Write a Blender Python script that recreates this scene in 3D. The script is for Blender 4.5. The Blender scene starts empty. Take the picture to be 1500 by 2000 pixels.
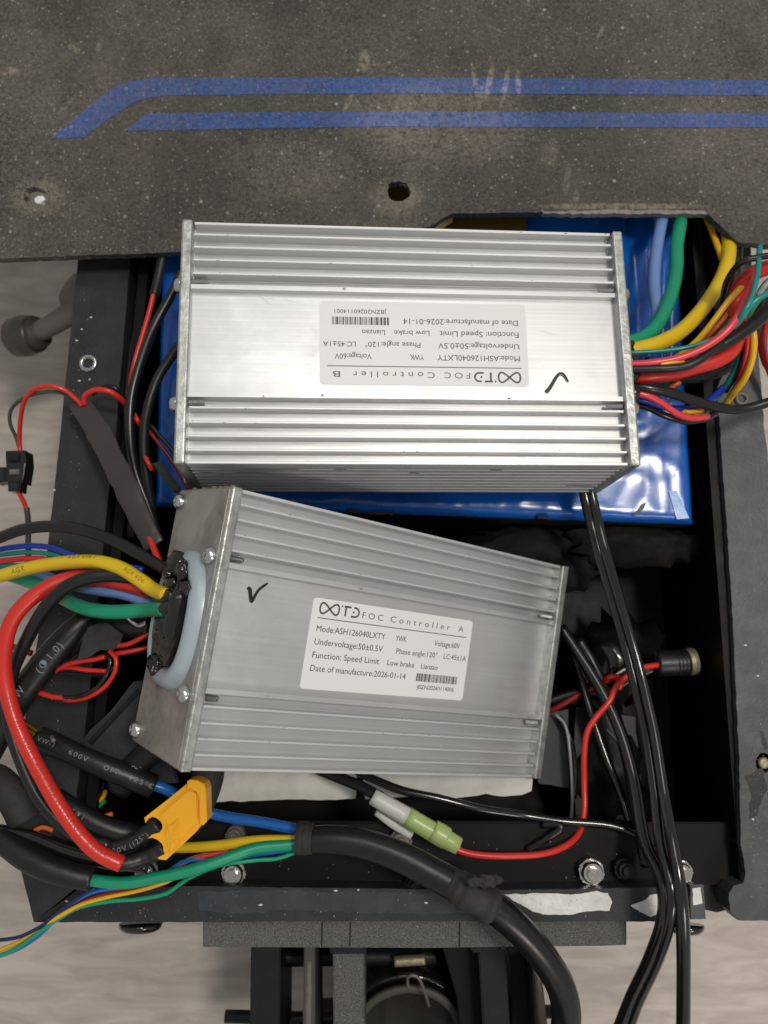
import bpy, bmesh, math, random
from mathutils import Vector, Matrix, Euler, noise
from mathutils.geometry import tessellate_polygon
random.seed(7)
S = bpy.context.scene
COL = S.collection

# ------------------------------------------------------------------ camera
TILT = math.radians(9)
F = 1600.0
CAM = Vector((0, 0, .38))
RIGHT = Vector((1, 0, 0)); FWD = Vector((0, math.sin(TILT), -math.cos(TILT))); UP = Vector((0, math.cos(TILT), math.sin(TILT)))
cd = bpy.data.cameras.new('camera'); cam = bpy.data.objects.new('camera', cd); COL.objects.link(cam)
cam.location = CAM; cam.rotation_euler = (TILT, 0, 0)
cd.sensor_fit = 'HORIZONTAL'; cd.sensor_width = 36; cd.lens = F / 1500 * 36
cd.clip_start = .01; cd.clip_end = 50
cd.dof.use_dof = True; cd.dof.focus_distance = .335; cd.dof.aperture_fstop = 15
S.camera = cam

# ------------------------------------------------------------------ light
w = bpy.data.worlds.new('World'); S.world = w; w.use_nodes = True
bg = w.node_tree.nodes['Background']; bg.inputs[0].default_value = (1, .985, .96, 1); bg.inputs[1].default_value = .32
def area(name, d, dist, size, power, col):
    l = bpy.data.lights.new(name, 'AREA'); l.shape = 'RECTANGLE'; l.size = size[0]; l.size_y = size[1]; l.energy = power; l.color = col
    o = bpy.data.objects.new(name, l); COL.objects.link(o)
    d = Vector(d).normalized(); tgt = Vector((0, .05, 0))
    o.location = tgt + d * dist; o.rotation_euler = (-d).to_track_quat('-Z', 'Y').to_euler()
    return o
area('ceiling_lamp', (.10, .46, 1), 1.9, (.8, .5), 4.3, (1, .97, .93))
area('main_lamp', (.33, .10, 1), 2.0, (.3, .3), 16, (1, .94, .85))
area('front_lamp', (.50, -.85, .72), 1.9, (.45, .45), 5.0, (1, .93, .84))
S.view_settings.view_transform = 'Standard'; S.view_settings.look = 'None'
S.view_settings.exposure = 0; S.view_settings.gamma = 1
S.render.engine = 'CYCLES'

# ------------------------------------------------------------------ helpers
def ray(x, y): return RIGHT * ((x - 750) / F) + UP * ((1000 - y) / F) + FWD
def P(x, y, z):
    d = ray(x, y); return CAM + d * ((z - CAM.z) / d.z)
def PX(p): return ((Vector(p) - CAM).dot(FWD)) / F          # metres for one photo pixel at point p
def G(h): h = h / 255; return h / 12.92 if h < .04045 else ((h + .055) / 1.055) ** 2.4
def rgb(r, g, b): return (G(r), G(g), G(b), 1)

def tag(o, label, cat, group=None):
    o['label'] = label; o['category'] = cat
    if group: o['group'] = group
    return o
def empty(name, loc, label, cat, group=None):
    o = bpy.data.objects.new(name, None); COL.objects.link(o); o.location = loc; o.empty_display_size = .01
    return tag(o, label, cat, group)
def link(name, me, m, parent=None, local=False, smooth=False):
    o = bpy.data.objects.new(name, me); COL.objects.link(o)
    if m and not me.materials: me.materials.append(m)
    if parent:
        o.parent = parent
        if not local:
            o.matrix_parent_inverse = (Matrix.LocRotScale(parent.location, parent.rotation_euler, None)).inverted()
    if smooth:
        for p in me.polygons: p.use_smooth = True
    return o
def from_bm(name, bm, m, parent=None, local=False, smooth=False):
    me = bpy.data.meshes.new(name); bmesh.ops.recalc_face_normals(bm, faces=bm.faces); bm.to_mesh(me); bm.free()
    return link(name, me, m, parent, local, smooth)
def box_bm(x0, x1, y0, y1, z0, z1, bev=0, seg=2, bm=None):
    b = bmesh.new()
    bmesh.ops.create_cube(b, size=1)
    for v in b.verts: v.co = Vector((x0 + (v.co.x + .5) * (x1 - x0), y0 + (v.co.y + .5) * (y1 - y0), z0 + (v.co.z + .5) * (z1 - z0)))
    if bev: bmesh.ops.bevel(b, geom=b.edges[:], offset=bev, segments=seg, affect='EDGES', profile=.5)
    if bm is None: return b
    me = bpy.data.meshes.new('t'); b.to_mesh(me); b.free(); bm.from_mesh(me); bpy.data.meshes.remove(me); return bm
def rough_poly(pts, step, amp, seed=0):
    """subdivide a 2-D outline and make its edge slightly ragged"""
    out = []
    n = len(pts)
    for i in range(n):
        a = Vector(pts[i]).to_2d(); b = Vector(pts[(i + 1) % n]).to_2d(); L = (b - a).length; k = max(1, int(L / step))
        nrm = Vector((-(b - a).y, (b - a).x)).normalized() if L else Vector((0, 0))
        for j in range(k):
            p = a.lerp(b, j / k)
            if amp: p = p + nrm * amp * (noise.noise(Vector((p.x * 260, p.y * 260, seed))) + .5 * noise.noise(Vector((p.x * 900, p.y * 900, seed))))
            out.append((p.x, p.y))
    return out
def prism(name, outer, z0, z1, m, parent=None, holes=(), local=False, bev=0, tf=None):
    """outline (x,y) extruded from z0 to z1, may have holes"""
    loops = [outer] + list(holes)
    if tf is None: tf = lambda p, z: Vector((p[0], p[1], z))
    flat = [p for l in loops for p in l]
    tris = tessellate_polygon([[Vector((p[0], p[1], 0)) for p in l] for l in loops])
    n = len(flat); vs = [tf(p, z1) for p in flat] + [tf(p, z0) for p in flat]
    fs = [tuple(t) for t in tris] + [tuple(n + i for i in reversed(t)) for t in tris]
    k = 0
    for l in loops:
        for i in range(len(l)):
            a, b = k + i, k + (i + 1) % len(l); fs.append((a, b, n + b, n + a))
        k += len(l)
    bm = bmesh.new(); bv = [bm.verts.new(v) for v in vs]
    for f in fs:
        try: bm.faces.new([bv[i] for i in f])
        except ValueError: pass
    bmesh.ops.recalc_face_normals(bm, faces=bm.faces)
    if bev:
        es = [e for e in bm.edges if len(e.link_faces) == 2 and e.calc_face_angle(0) > .9 and all((v.co - tf((v.co.x, v.co.y), z1)).length < 1e-5 or True for v in e.verts) and abs(e.verts[0].co.z - e.verts[1].co.z) < 1e-5 and abs(e.verts[0].co.z - z1) < 1e-5]
        bmesh.ops.bevel(bm, geom=es, offset=bev, segments=2, affect='EDGES', clamp_overlap=True)
    me = bpy.data.meshes.new(name); bm.to_mesh(me); bm.free()
    return link(name, me, m, parent, local)
def pxpoly(pts, z, step=0, amp=0, seed=0):
    q = [tuple(P(x, y, z).xy) for x, y in pts]
    return rough_poly(q, step, amp, seed) if step else q
def slab(name, pts, ztop, zbot, m, parent=None, rough=0, bev=.0006, step=.003, seed=0, holes=()):
    return prism(name, pxpoly(pts, ztop, step if rough else 0, rough, seed), zbot, ztop, m, parent, holes=[pxpoly(h, ztop) for h in holes], bev=bev)
def catmull(pts, k=7):
    q = [pts[0] * 2 - pts[1]] + pts + [pts[-1] * 2 - pts[-2]]; out = []
    for i in range(1, len(q) - 2):
        a, b, c, d = q[i - 1:i + 3]
        for j in range(k):
            t = j / k
            out.append(.5 * ((2 * b) + (c - a) * t + (2 * a - 5 * b + 4 * c - d) * t * t + (3 * b - a - 3 * c + d) * t ** 3))
    out.append(q[-2]); return out
def to_pts(pts):
    return [Vector(p) if isinstance(p, Vector) else P(*p[:3]) for p in pts]
def sweep(path, rad, n=14, flat=None, cap=True):
    """tube along a list of points; rad number or list; flat=(sx,sy) squashes the section in its frame. returns bm, frames"""
    m_ = len(path); R_ = rad if isinstance(rad, (list, tuple)) else [rad] * m_
    bm = bmesh.new(); rings = []; fr = []
    up = Vector((0, 0, 1)); T0 = (path[1] - path[0]).normalized()
    N = (up - T0 * up.dot(T0));  N = N.normalized() if N.length > 1e-3 else Vector((1, 0, 0))
    for i, p in enumerate(path):
        T = (path[min(i + 1, m_ - 1)] - path[max(i - 1, 0)]).normalized()
        N = (N - T * N.dot(T)).normalized()
        if flat or True:
            U = up - T * up.dot(T)
            if U.length > .25: N = (N * .4 + U.normalized() * .6).normalized()
        B = T.cross(N).normalized(); fr.append((p, T, N, B, R_[i]))
        sn, sb = flat if flat else (1, 1)
        rings.append([bm.verts.new(p + N * (math.cos(a) * R_[i] * sn) + B * (math.sin(a) * R_[i] * sb)) for a in [2 * math.pi * j / n for j in range(n)]])
    for a, b in zip(rings, rings[1:]):
        for j in range(n): bm.faces.new((a[j], a[(j + 1) % n], b[(j + 1) % n], b[j]))
    if cap: bm.faces.new(rings[0][::-1]); bm.faces.new(rings[-1])
    return bm, fr
ALLFR = {}
def tube(name, pts, wpx, m, parent=None, n=14, flat=None, wob=0, k=7, dens=False):
    """pts: (x,y,z) photo pixel + height, or Vectors; wpx: width in photo pixels (number or one per point)"""
    def off(p): return not isinstance(p, Vector) and (p[0] < -9 or p[0] > 1509 or p[1] > 2005)
    v = to_pts(pts); lst = isinstance(wpx, (list, tuple)); wpx = list(wpx) if lst else wpx
    if off(pts[0]):      # cables go on outside the frame, sinking a little
        d_ = (v[0] - v[1]).normalized(); v = [v[0] + d_ * .10 + Vector((0, 0, -.03)), v[0] + d_ * .05 + Vector((0, 0, -.008))] + v
        if lst: wpx = [wpx[0]] * 2 + wpx
    if off(pts[-1]):
        d_ = (v[-1] - v[-2]).normalized(); v = v + [v[-1] + d_ * .05 + Vector((0, 0, -.008)), v[-1] + d_ * .10 + Vector((0, 0, -.03))]
        if lst: wpx = wpx + [wpx[-1]] * 2
    path = catmull(v, k)
    if isinstance(wpx, (list, tuple)):
        ws = []
        for i in range(len(wpx) - 1): ws += [wpx[i] + (wpx[i + 1] - wpx[i]) * j / k for j in range(k)]
        ws.append(wpx[-1])
    else: ws = [wpx] * len(path)
    # constant physical width from the mean depth, so that the tube does not change size by itself
    mean = sum(PX(p) for p in path) / len(path)
    rad = [x * .5 * mean for x in ws]
    if wob: rad = [r * (1 + wob * noise.noise(Vector((i * .35, r * 900, 3)))) for i, r in enumerate(rad)]
    bm, fr = sweep(path, rad, n, flat)
    o = from_bm(name, bm, m, parent, smooth=True)
    ALLFR[o.name] = fr
    if off(pts[0]) or off(pts[-1]):
        tot = [0]
        for a, b in zip(path, path[1:]): tot.append(tot[-1] + (b - a).length)
        i0 = 2 * k if off(pts[0]) else 0; i1 = len(path) - 1 - (2 * k if off(pts[-1]) else 0)
        o['vis0'] = tot[i0] / tot[-1]; o['vis1'] = tot[i1] / tot[-1]
    return o
def wire(name, label, cat, pts, wpx, m, group=None, **kw):
    return tag(tube(name, pts, wpx, m, **kw), label, cat, group)
def text_mesh(s, spacing=1.0, offset=0.0):
    c = bpy.data.curves.new('t', 'FONT'); c.body = s; c.size = 1; c.space_character = spacing; c.resolution_u = 3; c.offset = offset
    o = bpy.data.objects.new('t', c); COL.objects.link(o)
    dg = bpy.context.evaluated_depsgraph_get(); me = bpy.data.meshes.new_from_object(o.evaluated_get(dg))
    bpy.data.objects.remove(o); bpy.data.curves.remove(c)
    return me
def text_into(bm, s, x, y, h, width=None, spacing=1.0, z=0, offset=0.0, mirror=False):
    """put text with its baseline at (x,y), cap height h, stretched to width"""
    me = text_mesh(s, spacing, offset)
    xs = [v.co.x for v in me.vertices]; x0, x1 = min(xs), max(xs)
    sy = h / .72; sx = (width / (x1 - x0)) if width else sy
    for v in me.vertices: v.co = Vector((x + (v.co.x - x0) * sx, y + v.co.y * sy, z))
    bm.from_mesh(me); bpy.data.meshes.remove(me)
def print_on(parent, s, s0, h, m, ang=0.0, flip=False, parent2=None, spacing=1.15, width=None):
    """ink lettering wrapped on a tube: s0 fraction of the length, h letter height in metres"""
    fr = ALLFR[parent.name]
    me = text_mesh(s, spacing, -.004)
    L = [0]
    for a, b in zip(fr, fr[1:]): L.append(L[-1] + (b[0] - a[0]).length)
    sc = h / .72; a0_, a1_ = parent.get('vis0', 0), parent.get('vis1', 1); st = (a0_ + s0 * (a1_ - a0_)) * L[-1]
    xs = [v.co.x for v in me.vertices]; x0 = min(xs); W_ = (max(xs) - x0) * sc
    sx = (width / W_ if width else 1) * sc; W_ = W_ * (width / W_ if width else 1)
    bm = bmesh.new(); bm.from_mesh(me); bpy.data.meshes.remove(me)
    for v in bm.verts:
        u = (v.co.x - x0) * sx; q = (v.co.y - .36) * sc
        if flip: u = W_ - u; q = -q
        t = min(max(st + u, 0), L[-1] - 1e-6)
        i = max(j for j in range(len(L)) if L[j] <= t); i = min(i, len(L) - 2); f = (t - L[i]) / max(1e-9, L[i + 1] - L[i])
        a, b = fr[i], fr[i + 1]; p = a[0].lerp(b[0], f); N = a[2].lerp(b[2], f).normalized(); B = a[3].lerp(b[3], f).normalized(); r = (a[4] + (b[4] - a[4]) * f)
        th = ang + q / r
        v.co = p + (N * math.cos(th) - B * math.sin(th)) * (r * 1.012 + .00008)
    me = bpy.data.meshes.new('print'); bm.to_mesh(me); bm.free()
    return link('print', me, m, parent)

# ------------------------------------------------------------------ materials
def nt(name):
    m = bpy.data.materials.new(name); m.use_nodes = True; t = m.node_tree; return m, t, t.nodes['Principled BSDF']
def mat(name, col, rough=.5, metal=0, var=.15, vscale=60, bump=0, bscale=400, coat=0, rvar=.1, spec=.5, dust=0, dustcol=(.25, .23, .2, 1), dscale=45, stretch=None, trans=0, sss=0, smudge=0):
    m, t, b = nt(name); N = t.nodes; K = t.links
    tc = N.new('ShaderNodeTexCoord'); src = tc.outputs['Object']
    if stretch:
        mp = N.new('ShaderNodeMapping'); mp.inputs['Scale'].default_value = stretch; K.new(src, mp.inputs['Vector']); src = mp.outputs[0]
    n1 = N.new('ShaderNodeTexNoise'); n1.inputs['Scale'].default_value = vscale; n1.inputs['Detail'].default_value = 6; K.new(src, n1.inputs['Vector'])
    mx = N.new('ShaderNodeMix'); mx.data_type = 'RGBA'; K.new(n1.outputs['Fac'], mx.inputs['Factor'])
    mx.inputs['A'].default_value = tuple(c * (1 - var) for c in col[:3]) + (1,); mx.inputs['B'].default_value = tuple(min(1, c * (1 + var)) for c in col[:3]) + (1,)
    out = mx.outputs['Result']
    if dust:
        n2 = N.new('ShaderNodeTexNoise'); n2.inputs['Scale'].default_value = dscale; n2.inputs['Detail'].default_value = 9; n2.inputs['Roughness'].default_value = .7; K.new(src, n2.inputs['Vector'])
        rp = N.new('ShaderNodeMapRange'); rp.inputs['From Min'].default_value = .45; rp.inputs['From Max'].default_value = .75; rp.inputs['To Max'].default_value = dust; K.new(n2.outputs['Fac'], rp.inputs['Value'])
        m2 = N.new('ShaderNodeMix'); m2.data_type = 'RGBA'; K.new(rp.outputs[0], m2.inputs['Factor']); K.new(out, m2.inputs['A']); m2.inputs['B'].default_value = dustcol; out = m2.outputs['Result']
    K.new(out, b.inputs['Base Color'])
    mr = N.new('ShaderNodeMapRange'); mr.inputs['To Min'].default_value = max(.02, rough - rvar); mr.inputs['To Max'].default_value = min(1, rough + rvar)
    n3 = N.new('ShaderNodeTexNoise'); n3.inputs['Scale'].default_value = vscale * 2.3; n3.inputs['Detail'].default_value = 4; K.new(src, n3.inputs['Vector']); K.new(n3.outputs['Fac'], mr.inputs['Value']); K.new(mr.outputs[0], b.inputs['Roughness'])
    b.inputs['Metallic'].default_value = metal; b.inputs['Coat Weight'].default_value = coat; b.inputs['Coat Roughness'].default_value = .15
    b.inputs['Specular IOR Level'].default_value = spec
    if trans: b.inputs['Transmission Weight'].default_value = trans
    if sss:
        b.inputs['Subsurface Weight'].default_value = sss; b.inputs['Subsurface Scale'].default_value = .004; b.inputs['Subsurface Radius'].default_value = (1, 1, 1)
    if smudge:   # finger marks and handling haze
        n5 = N.new('ShaderNodeTexNoise'); n5.inputs['Scale'].default_value = 28; n5.inputs['Detail'].default_value = 8; n5.inputs['Roughness'].default_value = .7; n5.inputs['Distortion'].default_value = .5; K.new(tc.outputs['Object'], n5.inputs['Vector'])
        r5 = N.new('ShaderNodeMapRange'); r5.inputs['From Min'].default_value = .4; r5.inputs['From Max'].default_value = .7; r5.inputs['To Max'].default_value = smudge; K.new(n5.outputs['Fac'], r5.inputs['Value'])
        ad = N.new('ShaderNodeMath'); ad.operation = 'ADD'; K.new(mr.outputs[0], ad.inputs[0]); K.new(r5.outputs[0], ad.inputs[1]); K.new(ad.outputs[0], b.inputs['Roughness'])
    if bump:
        n4 = N.new('ShaderNodeTexNoise'); n4.inputs['Scale'].default_value = bscale; n4.inputs['Detail'].default_value = 5; K.new(src, n4.inputs['Vector'])
        bp = N.new('ShaderNodeBump'); bp.inputs['Strength'].default_value = bump; bp.inputs['Distance'].default_value = .0006; K.new(n4.outputs['Fac'], bp.inputs['Height']); K.new(bp.outputs[0], b.inputs['Normal'])
    return m

def grip_material(name, base, tan, amount, marks=(), fine=620, contrast=1.0, lo=.28, hi=2.1, bs=520, patchy=.0):
    m, t, b = nt(name); N = t.nodes; K = t.links
    tc = N.new('ShaderNodeTexCoord'); src = tc.outputs['Object']
    def noise_(sc, det=6, rough=.6, vec=None):
        n = N.new('ShaderNodeTexNoise'); n.inputs['Scale'].default_value = sc; n.inputs['Detail'].default_value = det; n.inputs['Roughness'].default_value = rough; K.new(vec or src, n.inputs['Vector']); return n.outputs['Fac']
    def rng(v, a, bb, c=0, d=1):
        r = N.new('ShaderNodeMapRange'); r.inputs['From Min'].default_value = a; r.inputs['From Max'].default_value = bb; r.inputs['To Min'].default_value = c; r.inputs['To Max'].default_value = d; K.new(v, r.inputs['Value']); return r.outputs[0]
    def mth(op, a, c):
        x = N.new('ShaderNodeMath'); x.operation = op
        for i, q in enumerate((a, c)):
            if isinstance(q, (int, float)): x.inputs[i].default_value = q
            else: K.new(q, x.inputs[i])
        return x.outputs[0]
    def mix(f, a, c):
        x = N.new('ShaderNodeMix'); x.data_type = 'RGBA'; K.new(f, x.inputs['Factor'])
        for k_, q in (('A', a), ('B', c)):
            if isinstance(q, tuple): x.inputs[k_].default_value = q
            else: K.new(q, x.inputs[k_])
        return x.outputs['Result']
    c = mix(rng(noise_(bs, 4, .8), .38, .62), tuple(v * lo for v in base[:3]) + (1,), tuple(v * hi for v in base[:3]) + (1,))
    c = mix(rng(noise_(120, 6, .75), .48, .72, 0, .40), c, tan)
    broad = rng(noise_(9, 9, .7), .42, .66, 0, amount)
    c = mix(mth('MULTIPLY', broad, rng(noise_(300, 4, .7), .3, .6)), c, tan)
    light = tuple(min(1, v * 2.3) for v in tan[:3]) + (1,)
    # the scuffs the board carries: long smears, each at its own place
    total = None
    grain = rng(noise_(260, 5, .75), .36, .56)
    for (x, y, ang, rx, ry, st) in marks:
        mp = N.new('ShaderNodeMapping'); mp.vector_type = 'TEXTURE'; mp.inputs['Location'].default_value = (x, y, 0); mp.inputs['Rotation'].default_value = (0, 0, ang); mp.inputs['Scale'].default_value = (rx, ry, 1); K.new(src, mp.inputs['Vector'])
        sep = N.new('ShaderNodeSeparateXYZ'); K.new(mp.outputs[0], sep.inputs[0])
        d = mth('ADD', mth('POWER', mth('ABSOLUTE', sep.outputs[0], 0), 2), mth('POWER', mth('ABSOLUTE', sep.outputs[1], 0), 2))
        f = rng(d, 1.1, .25, 0, st)
        total = f if total is None else mth('MAXIMUM', total, f)
    if total is not None: c = mix(mth('MULTIPLY', total, grain), c, light)
    if patchy:    # grime and fading in broad areas, dragged a little along the board
        mp = N.new('ShaderNodeMapping'); mp.inputs['Scale'].default_value = (1.6, .9, 1); K.new(src, mp.inputs['Vector'])
        c = mix(rng(noise_(7, 7, .62, mp.outputs[0]), .40, .62, patchy, 0), c, (.018, .017, .016, 1))
        c = mix(rng(noise_(38, 6, .7, mp.outputs[0]), .52, .70, 0, patchy * .55), c, (.02, .018, .016, 1))
    # grit sparkle of three sizes and strengths
    spark = None
    for sc, thr, st in ((fine, .90, .8), (fine * 1.7, .84, .6), (fine * .6, .975, 1.0)):
        vo = N.new('ShaderNodeTexVoronoi'); vo.inputs['Scale'].default_value = sc; K.new(src, vo.inputs['Vector'])
        sp = N.new('ShaderNodeSeparateColor'); K.new(vo.outputs['Color'], sp.inputs[0])
        f = mth('MULTIPLY', mth('MULTIPLY', rng(sp.outputs[0], thr, thr + .01), rng(vo.outputs['Distance'], .45, .15)), rng(sp.outputs[1], 0, 1, .15 * st, st))
        spark = f if spark is None else mth('MAXIMUM', spark, f)
    c = mix(mth('MULTIPLY', spark, contrast), c, (.38, .36, .34, 1))
    K.new(c, b.inputs['Base Color'])
    K.new(rng(spark, 0, 1, .62, .22), b.inputs['Roughness'])
    bp = N.new('ShaderNodeBump'); bp.inputs['Strength'].default_value = .85; bp.inputs['Distance'].default_value = .0006; K.new(noise_(900, 4, .75), bp.inputs['Height']); K.new(bp.outputs[0], b.inputs['Normal'])
    return m
def MK(x, y, ang, lx, ly, st):
    p = P(x, y, 0); return (p.x, p.y, math.radians(ang), lx * .000245, ly * .000245, st)
MARKS = [MK(930, 170, 8, 7, 55, .75), MK(955, 165, -10, 8, 55, .9), MK(985, 175, -12, 7, 55, .8), MK(1012, 165, 0, 7, 35, .8), MK(938, 190, -10, 8, 40, .7),
         MK(680, 200, -25, 6, 28, .7), MK(712, 118, 0, 14, 26, .45), MK(640, 300, -55, 7, 26, .5), MK(1108, 350, -8, 8, 40, .5), MK(1125, 390, -8, 8, 30, .5), MK(965, 55, 60, 5, 26, .4), MK(1172, 65, -25, 5, 22, .5),
         MK(145, 95, 60, 8, 18, .7), MK(192, 93, -5, 6, 14, .55), MK(1075, 300, 0, 22, 40, .3), MK(130, 205, -40, 6, 30, .35), MK(480, 320, -40, 8, 40, .35), MK(20, 140, 0, 22, 12, .45), MK(1200, 403, 90, 8, 190, .8), MK(770, 385, 0, 60, 45, .35), MK(75, 385, 0, 60, 45, .35), MK(860, 235, 0, 200, 110, .32), MK(560, 330, 0, 150, 80, .25)]

M = {}
M['grip'] = grip_material('grit_deck_tape', (.064, .059, .051, 1), (.195, .168, .128, 1), .8, MARKS, patchy=.5)
M['stripe'] = grip_material('blue_print_on_grit', (.034, .090, .30, 1), (.15, .16, .24, 1), .6, MARKS[:6] + MARKS[-2:], contrast=.6, lo=.55, hi=1.5, patchy=.25)
M['black'] = mat('black_painted_steel', (.008, .008, .009, 1), .42, 0, .3, 50, .12, 500, dust=.3, dustcol=(.035, .035, .035, 1), spec=.3)
M['deep'] = mat('black_enclosure_paint', (.004, .004, .0045, 1), .5, 0, .3, 50, dust=.15, dustcol=(.015, .014, .013, 1), spec=.18)
M['rail'] = mat('dusty_black_rail', (.021, .023, .026, 1), .5, 0, .35, 40, .25, 700, dust=.5, dustcol=(.05, .054, .058, 1), dscale=60, rvar=.15, spec=.35)
M['railgrey'] = mat('scuffed_grey_rail', (.050, .055, .061, 1), .5, 0, .25, 30, .25, 600, dust=.5, dustcol=(.13, .14, .145, 1), dscale=80)
M['speck'] = grip_material('speckled_powder_coat', (.06, .06, .057, 1), (.13, .13, .122, 1), .3, (), 1500, 1.0, .2, 2.6, 1500)
M['bare'] = mat('bare_scraped_aluminium', (.82, .81, .79, 1), .32, .3, .25, 120, .2, 500, rvar=.15, dust=.5, dustcol=(.3, .32, .35, 1))
M['alu'] = mat('brushed_aluminium', (.65, .66, .665, 1), .35, .70, .09, 1, .05, 1, rvar=.06, stretch=(3, 800, 800), smudge=.16)
M['aluf'] = mat('aluminium_fin', (.70, .71, .715, 1), .42, .62, .05, 1, .03, 1, rvar=.06, stretch=(4, 700, 700), smudge=.16)
M['plate'] = mat('galvanised_plate', (.52, .54, .52, 1), .36, .7, .3, 160, .3, 500, rvar=.16, dust=.9, dustcol=(.20, .215, .205, 1), dscale=190)
M['face'] = mat('satin_end_plate', (.46, .46, .44, 1), .40, .6, .35, 60, .08, 300, rvar=.18, dust=.95, dustcol=(.14, .125, .11, 1), dscale=34, smudge=.2)
M['zinc'] = mat('zinc_screw', (.62, .64, .62, 1), .22, .95, .2, 500, .1, 900, rvar=.12)
M['chrome'] = mat('nut_steel', (.55, .54, .52, 1), .22, 1, .15, 400)
M['brassy'] = mat('tarnished_ring', (.34, .30, .2, 1), .5, .6, .5, 300, .4, 900)
M['fray'] = mat('frayed_board_edge', (.24, .22, .20, 1), .85, 0, .6, 500, .6, 900)
M['bright_scratch'] = mat('bright_scratch', (.85, .86, .87, 1), .3, .8)
M['grime'] = mat('grey_grime', (.25, .255, .24, 1), .8, 0, .5, 900)
M['rust'] = mat('crumbly_brown_dust', (.22, .17, .12, 1), .9, 0, .5, 900, .6, 1500)
M['paper'] = mat('white_label_paper', (.78, .79, .80, 1), .36, 0, .02, 30, coat=.15, spec=.4)
M['ink'] = mat('black_print_ink', (.07, .07, .07, 1), .5)
M['inkg'] = mat('grey_print_ink', (.13, .13, .13, 1), .5)
M['marker'] = mat('black_marker_ink', (.012, .012, .014, 1), .35)
M['battery'] = mat('blue_shrink_film', (.003, .105, .48, 1), .2, 0, .12, 12, .25, 60, coat=.5, rvar=.08, smudge=.15)
M['foam'] = mat('dark_foam', (.010, .010, .0095, 1), .9, 0, .4, 80, .6, 300, dust=.5, dustcol=(.05, .045, .038, 1), spec=.15)
M['kapton'] = mat('amber_tape', (.22, .13, .012, 1), .3, 0, .2, 30)
M['silicone'] = mat('milky_silicone', (.38, .45, .50, 1), .34, 0, .08, 60, coat=.2, sss=.4)
M['potting'] = mat('black_potting_glue', (.006, .006, .007, 1), .18, 0, .3, 200, .5, 260, coat=.6, rvar=.1)
M['white_foam'] = mat('yellowed_white_foam', (.74, .74, .69, 1), .5, 0, .08, 40, .2, 120, dust=.3, dustcol=(.2, .19, .12, 1), dscale=60)
M['xt'] = mat('amber_nylon', (.90, .43, .012, 1), .38, 0, .08, 60, .1, 400, sss=.15)
M['brass'] = mat('brass', (.66, .47, .10, 1), .25, .95, .15, 200)
M['clearw'] = mat('milky_white_nylon', (.62, .64, .60, 1), .35, 0, .05, 60, sss=.35)
M['clearg'] = mat('milky_green_nylon', (.42, .54, .20, 1), .3, 0, .1, 60, sss=.35)
M['shrink'] = mat('black_heat_shrink', (.011, .011, .012, 1), .4, 0, .25, 120, .25, 260, rvar=.1)
M['shrinkg'] = mat('grey_flat_heat_shrink', (.045, .04, .041, 1), .34, 0, .25, 60, .4, 110, coat=.15)
M['pvc_black'] = mat('black_pvc', (.008, .008, .009, 1), .3, 0, .2, 100, .06, 300, spec=.6)
M['gloss_black'] = mat('glossy_black_pvc', (.008, .008, .008, 1), .16, 0, .2, 100, .1, 200, coat=.5)
M['tape'] = mat('cloth_tape_black', (.02, .02, .021, 1), .75, 0, .3, 200, .5, 500, dust=.4, dustcol=(.08, .075, .07, 1))
M['printw'] = mat('pale_blue_print', (.20, .235, .28, 1), .6)
M['printd'] = mat('dark_wire_print', (.22, .17, .02, 1), .6)
M['printr'] = mat('dark_red_print', (.36, .022, .016, 1), .6)
M['stand'] = mat('dull_bronze_paint', (.17, .152, .14, 1), .5, .2, .2, 40)
M['rubber'] = mat('worn_rubber', (.06, .058, .052, 1), .6, 0, .3, 60, .2, 200)
for k_, c_ in dict(red=(.62, .028, .018), yellow=(.78, .53, .012), green=(.006, .30, .16), blue=(.01, .045, .42), teal=(.008, .24, .22), peri=(.16, .27, .58), orange=(.75, .14, .02),
                   pink=(.72, .05, .06), darkred=(.25, .012, .01), midblue=(.01, .14, .50), amber=(.78, .42, .01), grey=(.3, .3, .3), navy=(.01, .02, .10)).items():
    M[k_] = mat(k_ + '_insulation', c_ + (1,), .33, 0, .08, 90, .04, 300, spec=.5, coat=.1)

# ------------------------------------------------------------------ setting: floor
def floor_material():
    m, t, b = nt('pale_wood_laminate'); N = t.nodes; K = t.links
    tc = N.new('ShaderNodeTexCoord'); mp = N.new('ShaderNodeMapping'); mp.inputs['Scale'].default_value = (16, 75, 1); mp.inputs['Rotation'].default_value = (0, 0, -.12); K.new(tc.outputs['Object'], mp.inputs['Vector'])
    n = N.new('ShaderNodeTexNoise'); n.inputs['Scale'].default_value = 1; n.inputs['Detail'].default_value = 8; n.inputs['Roughness'].default_value = .62; n.inputs['Distortion'].default_value = .8; K.new(mp.outputs[0], n.inputs['Vector'])
    cr = N.new('ShaderNodeValToRGB'); cr.color_ramp.elements[0].position = .36; cr.color_ramp.elements[0].color = (.44, .385, .345, 1); cr.color_ramp.elements[1].position = .62; cr.color_ramp.elements[1].color = (.62, .555, .505, 1)
    K.new(n.outputs['Fac'], cr.inputs[0]); K.new(cr.outputs[0], b.inputs['Base Color']); b.inputs['Roughness'].default_value = .5
    return m
FZ = -.18
bm = bmesh.new(); bmesh.ops.create_grid(bm, x_segments=1, y_segments=1, size=2)
for v in bm.verts: v.co.z = FZ
fl = from_bm('floor', bm, floor_material()); fl['kind'] = 'structure'

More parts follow.
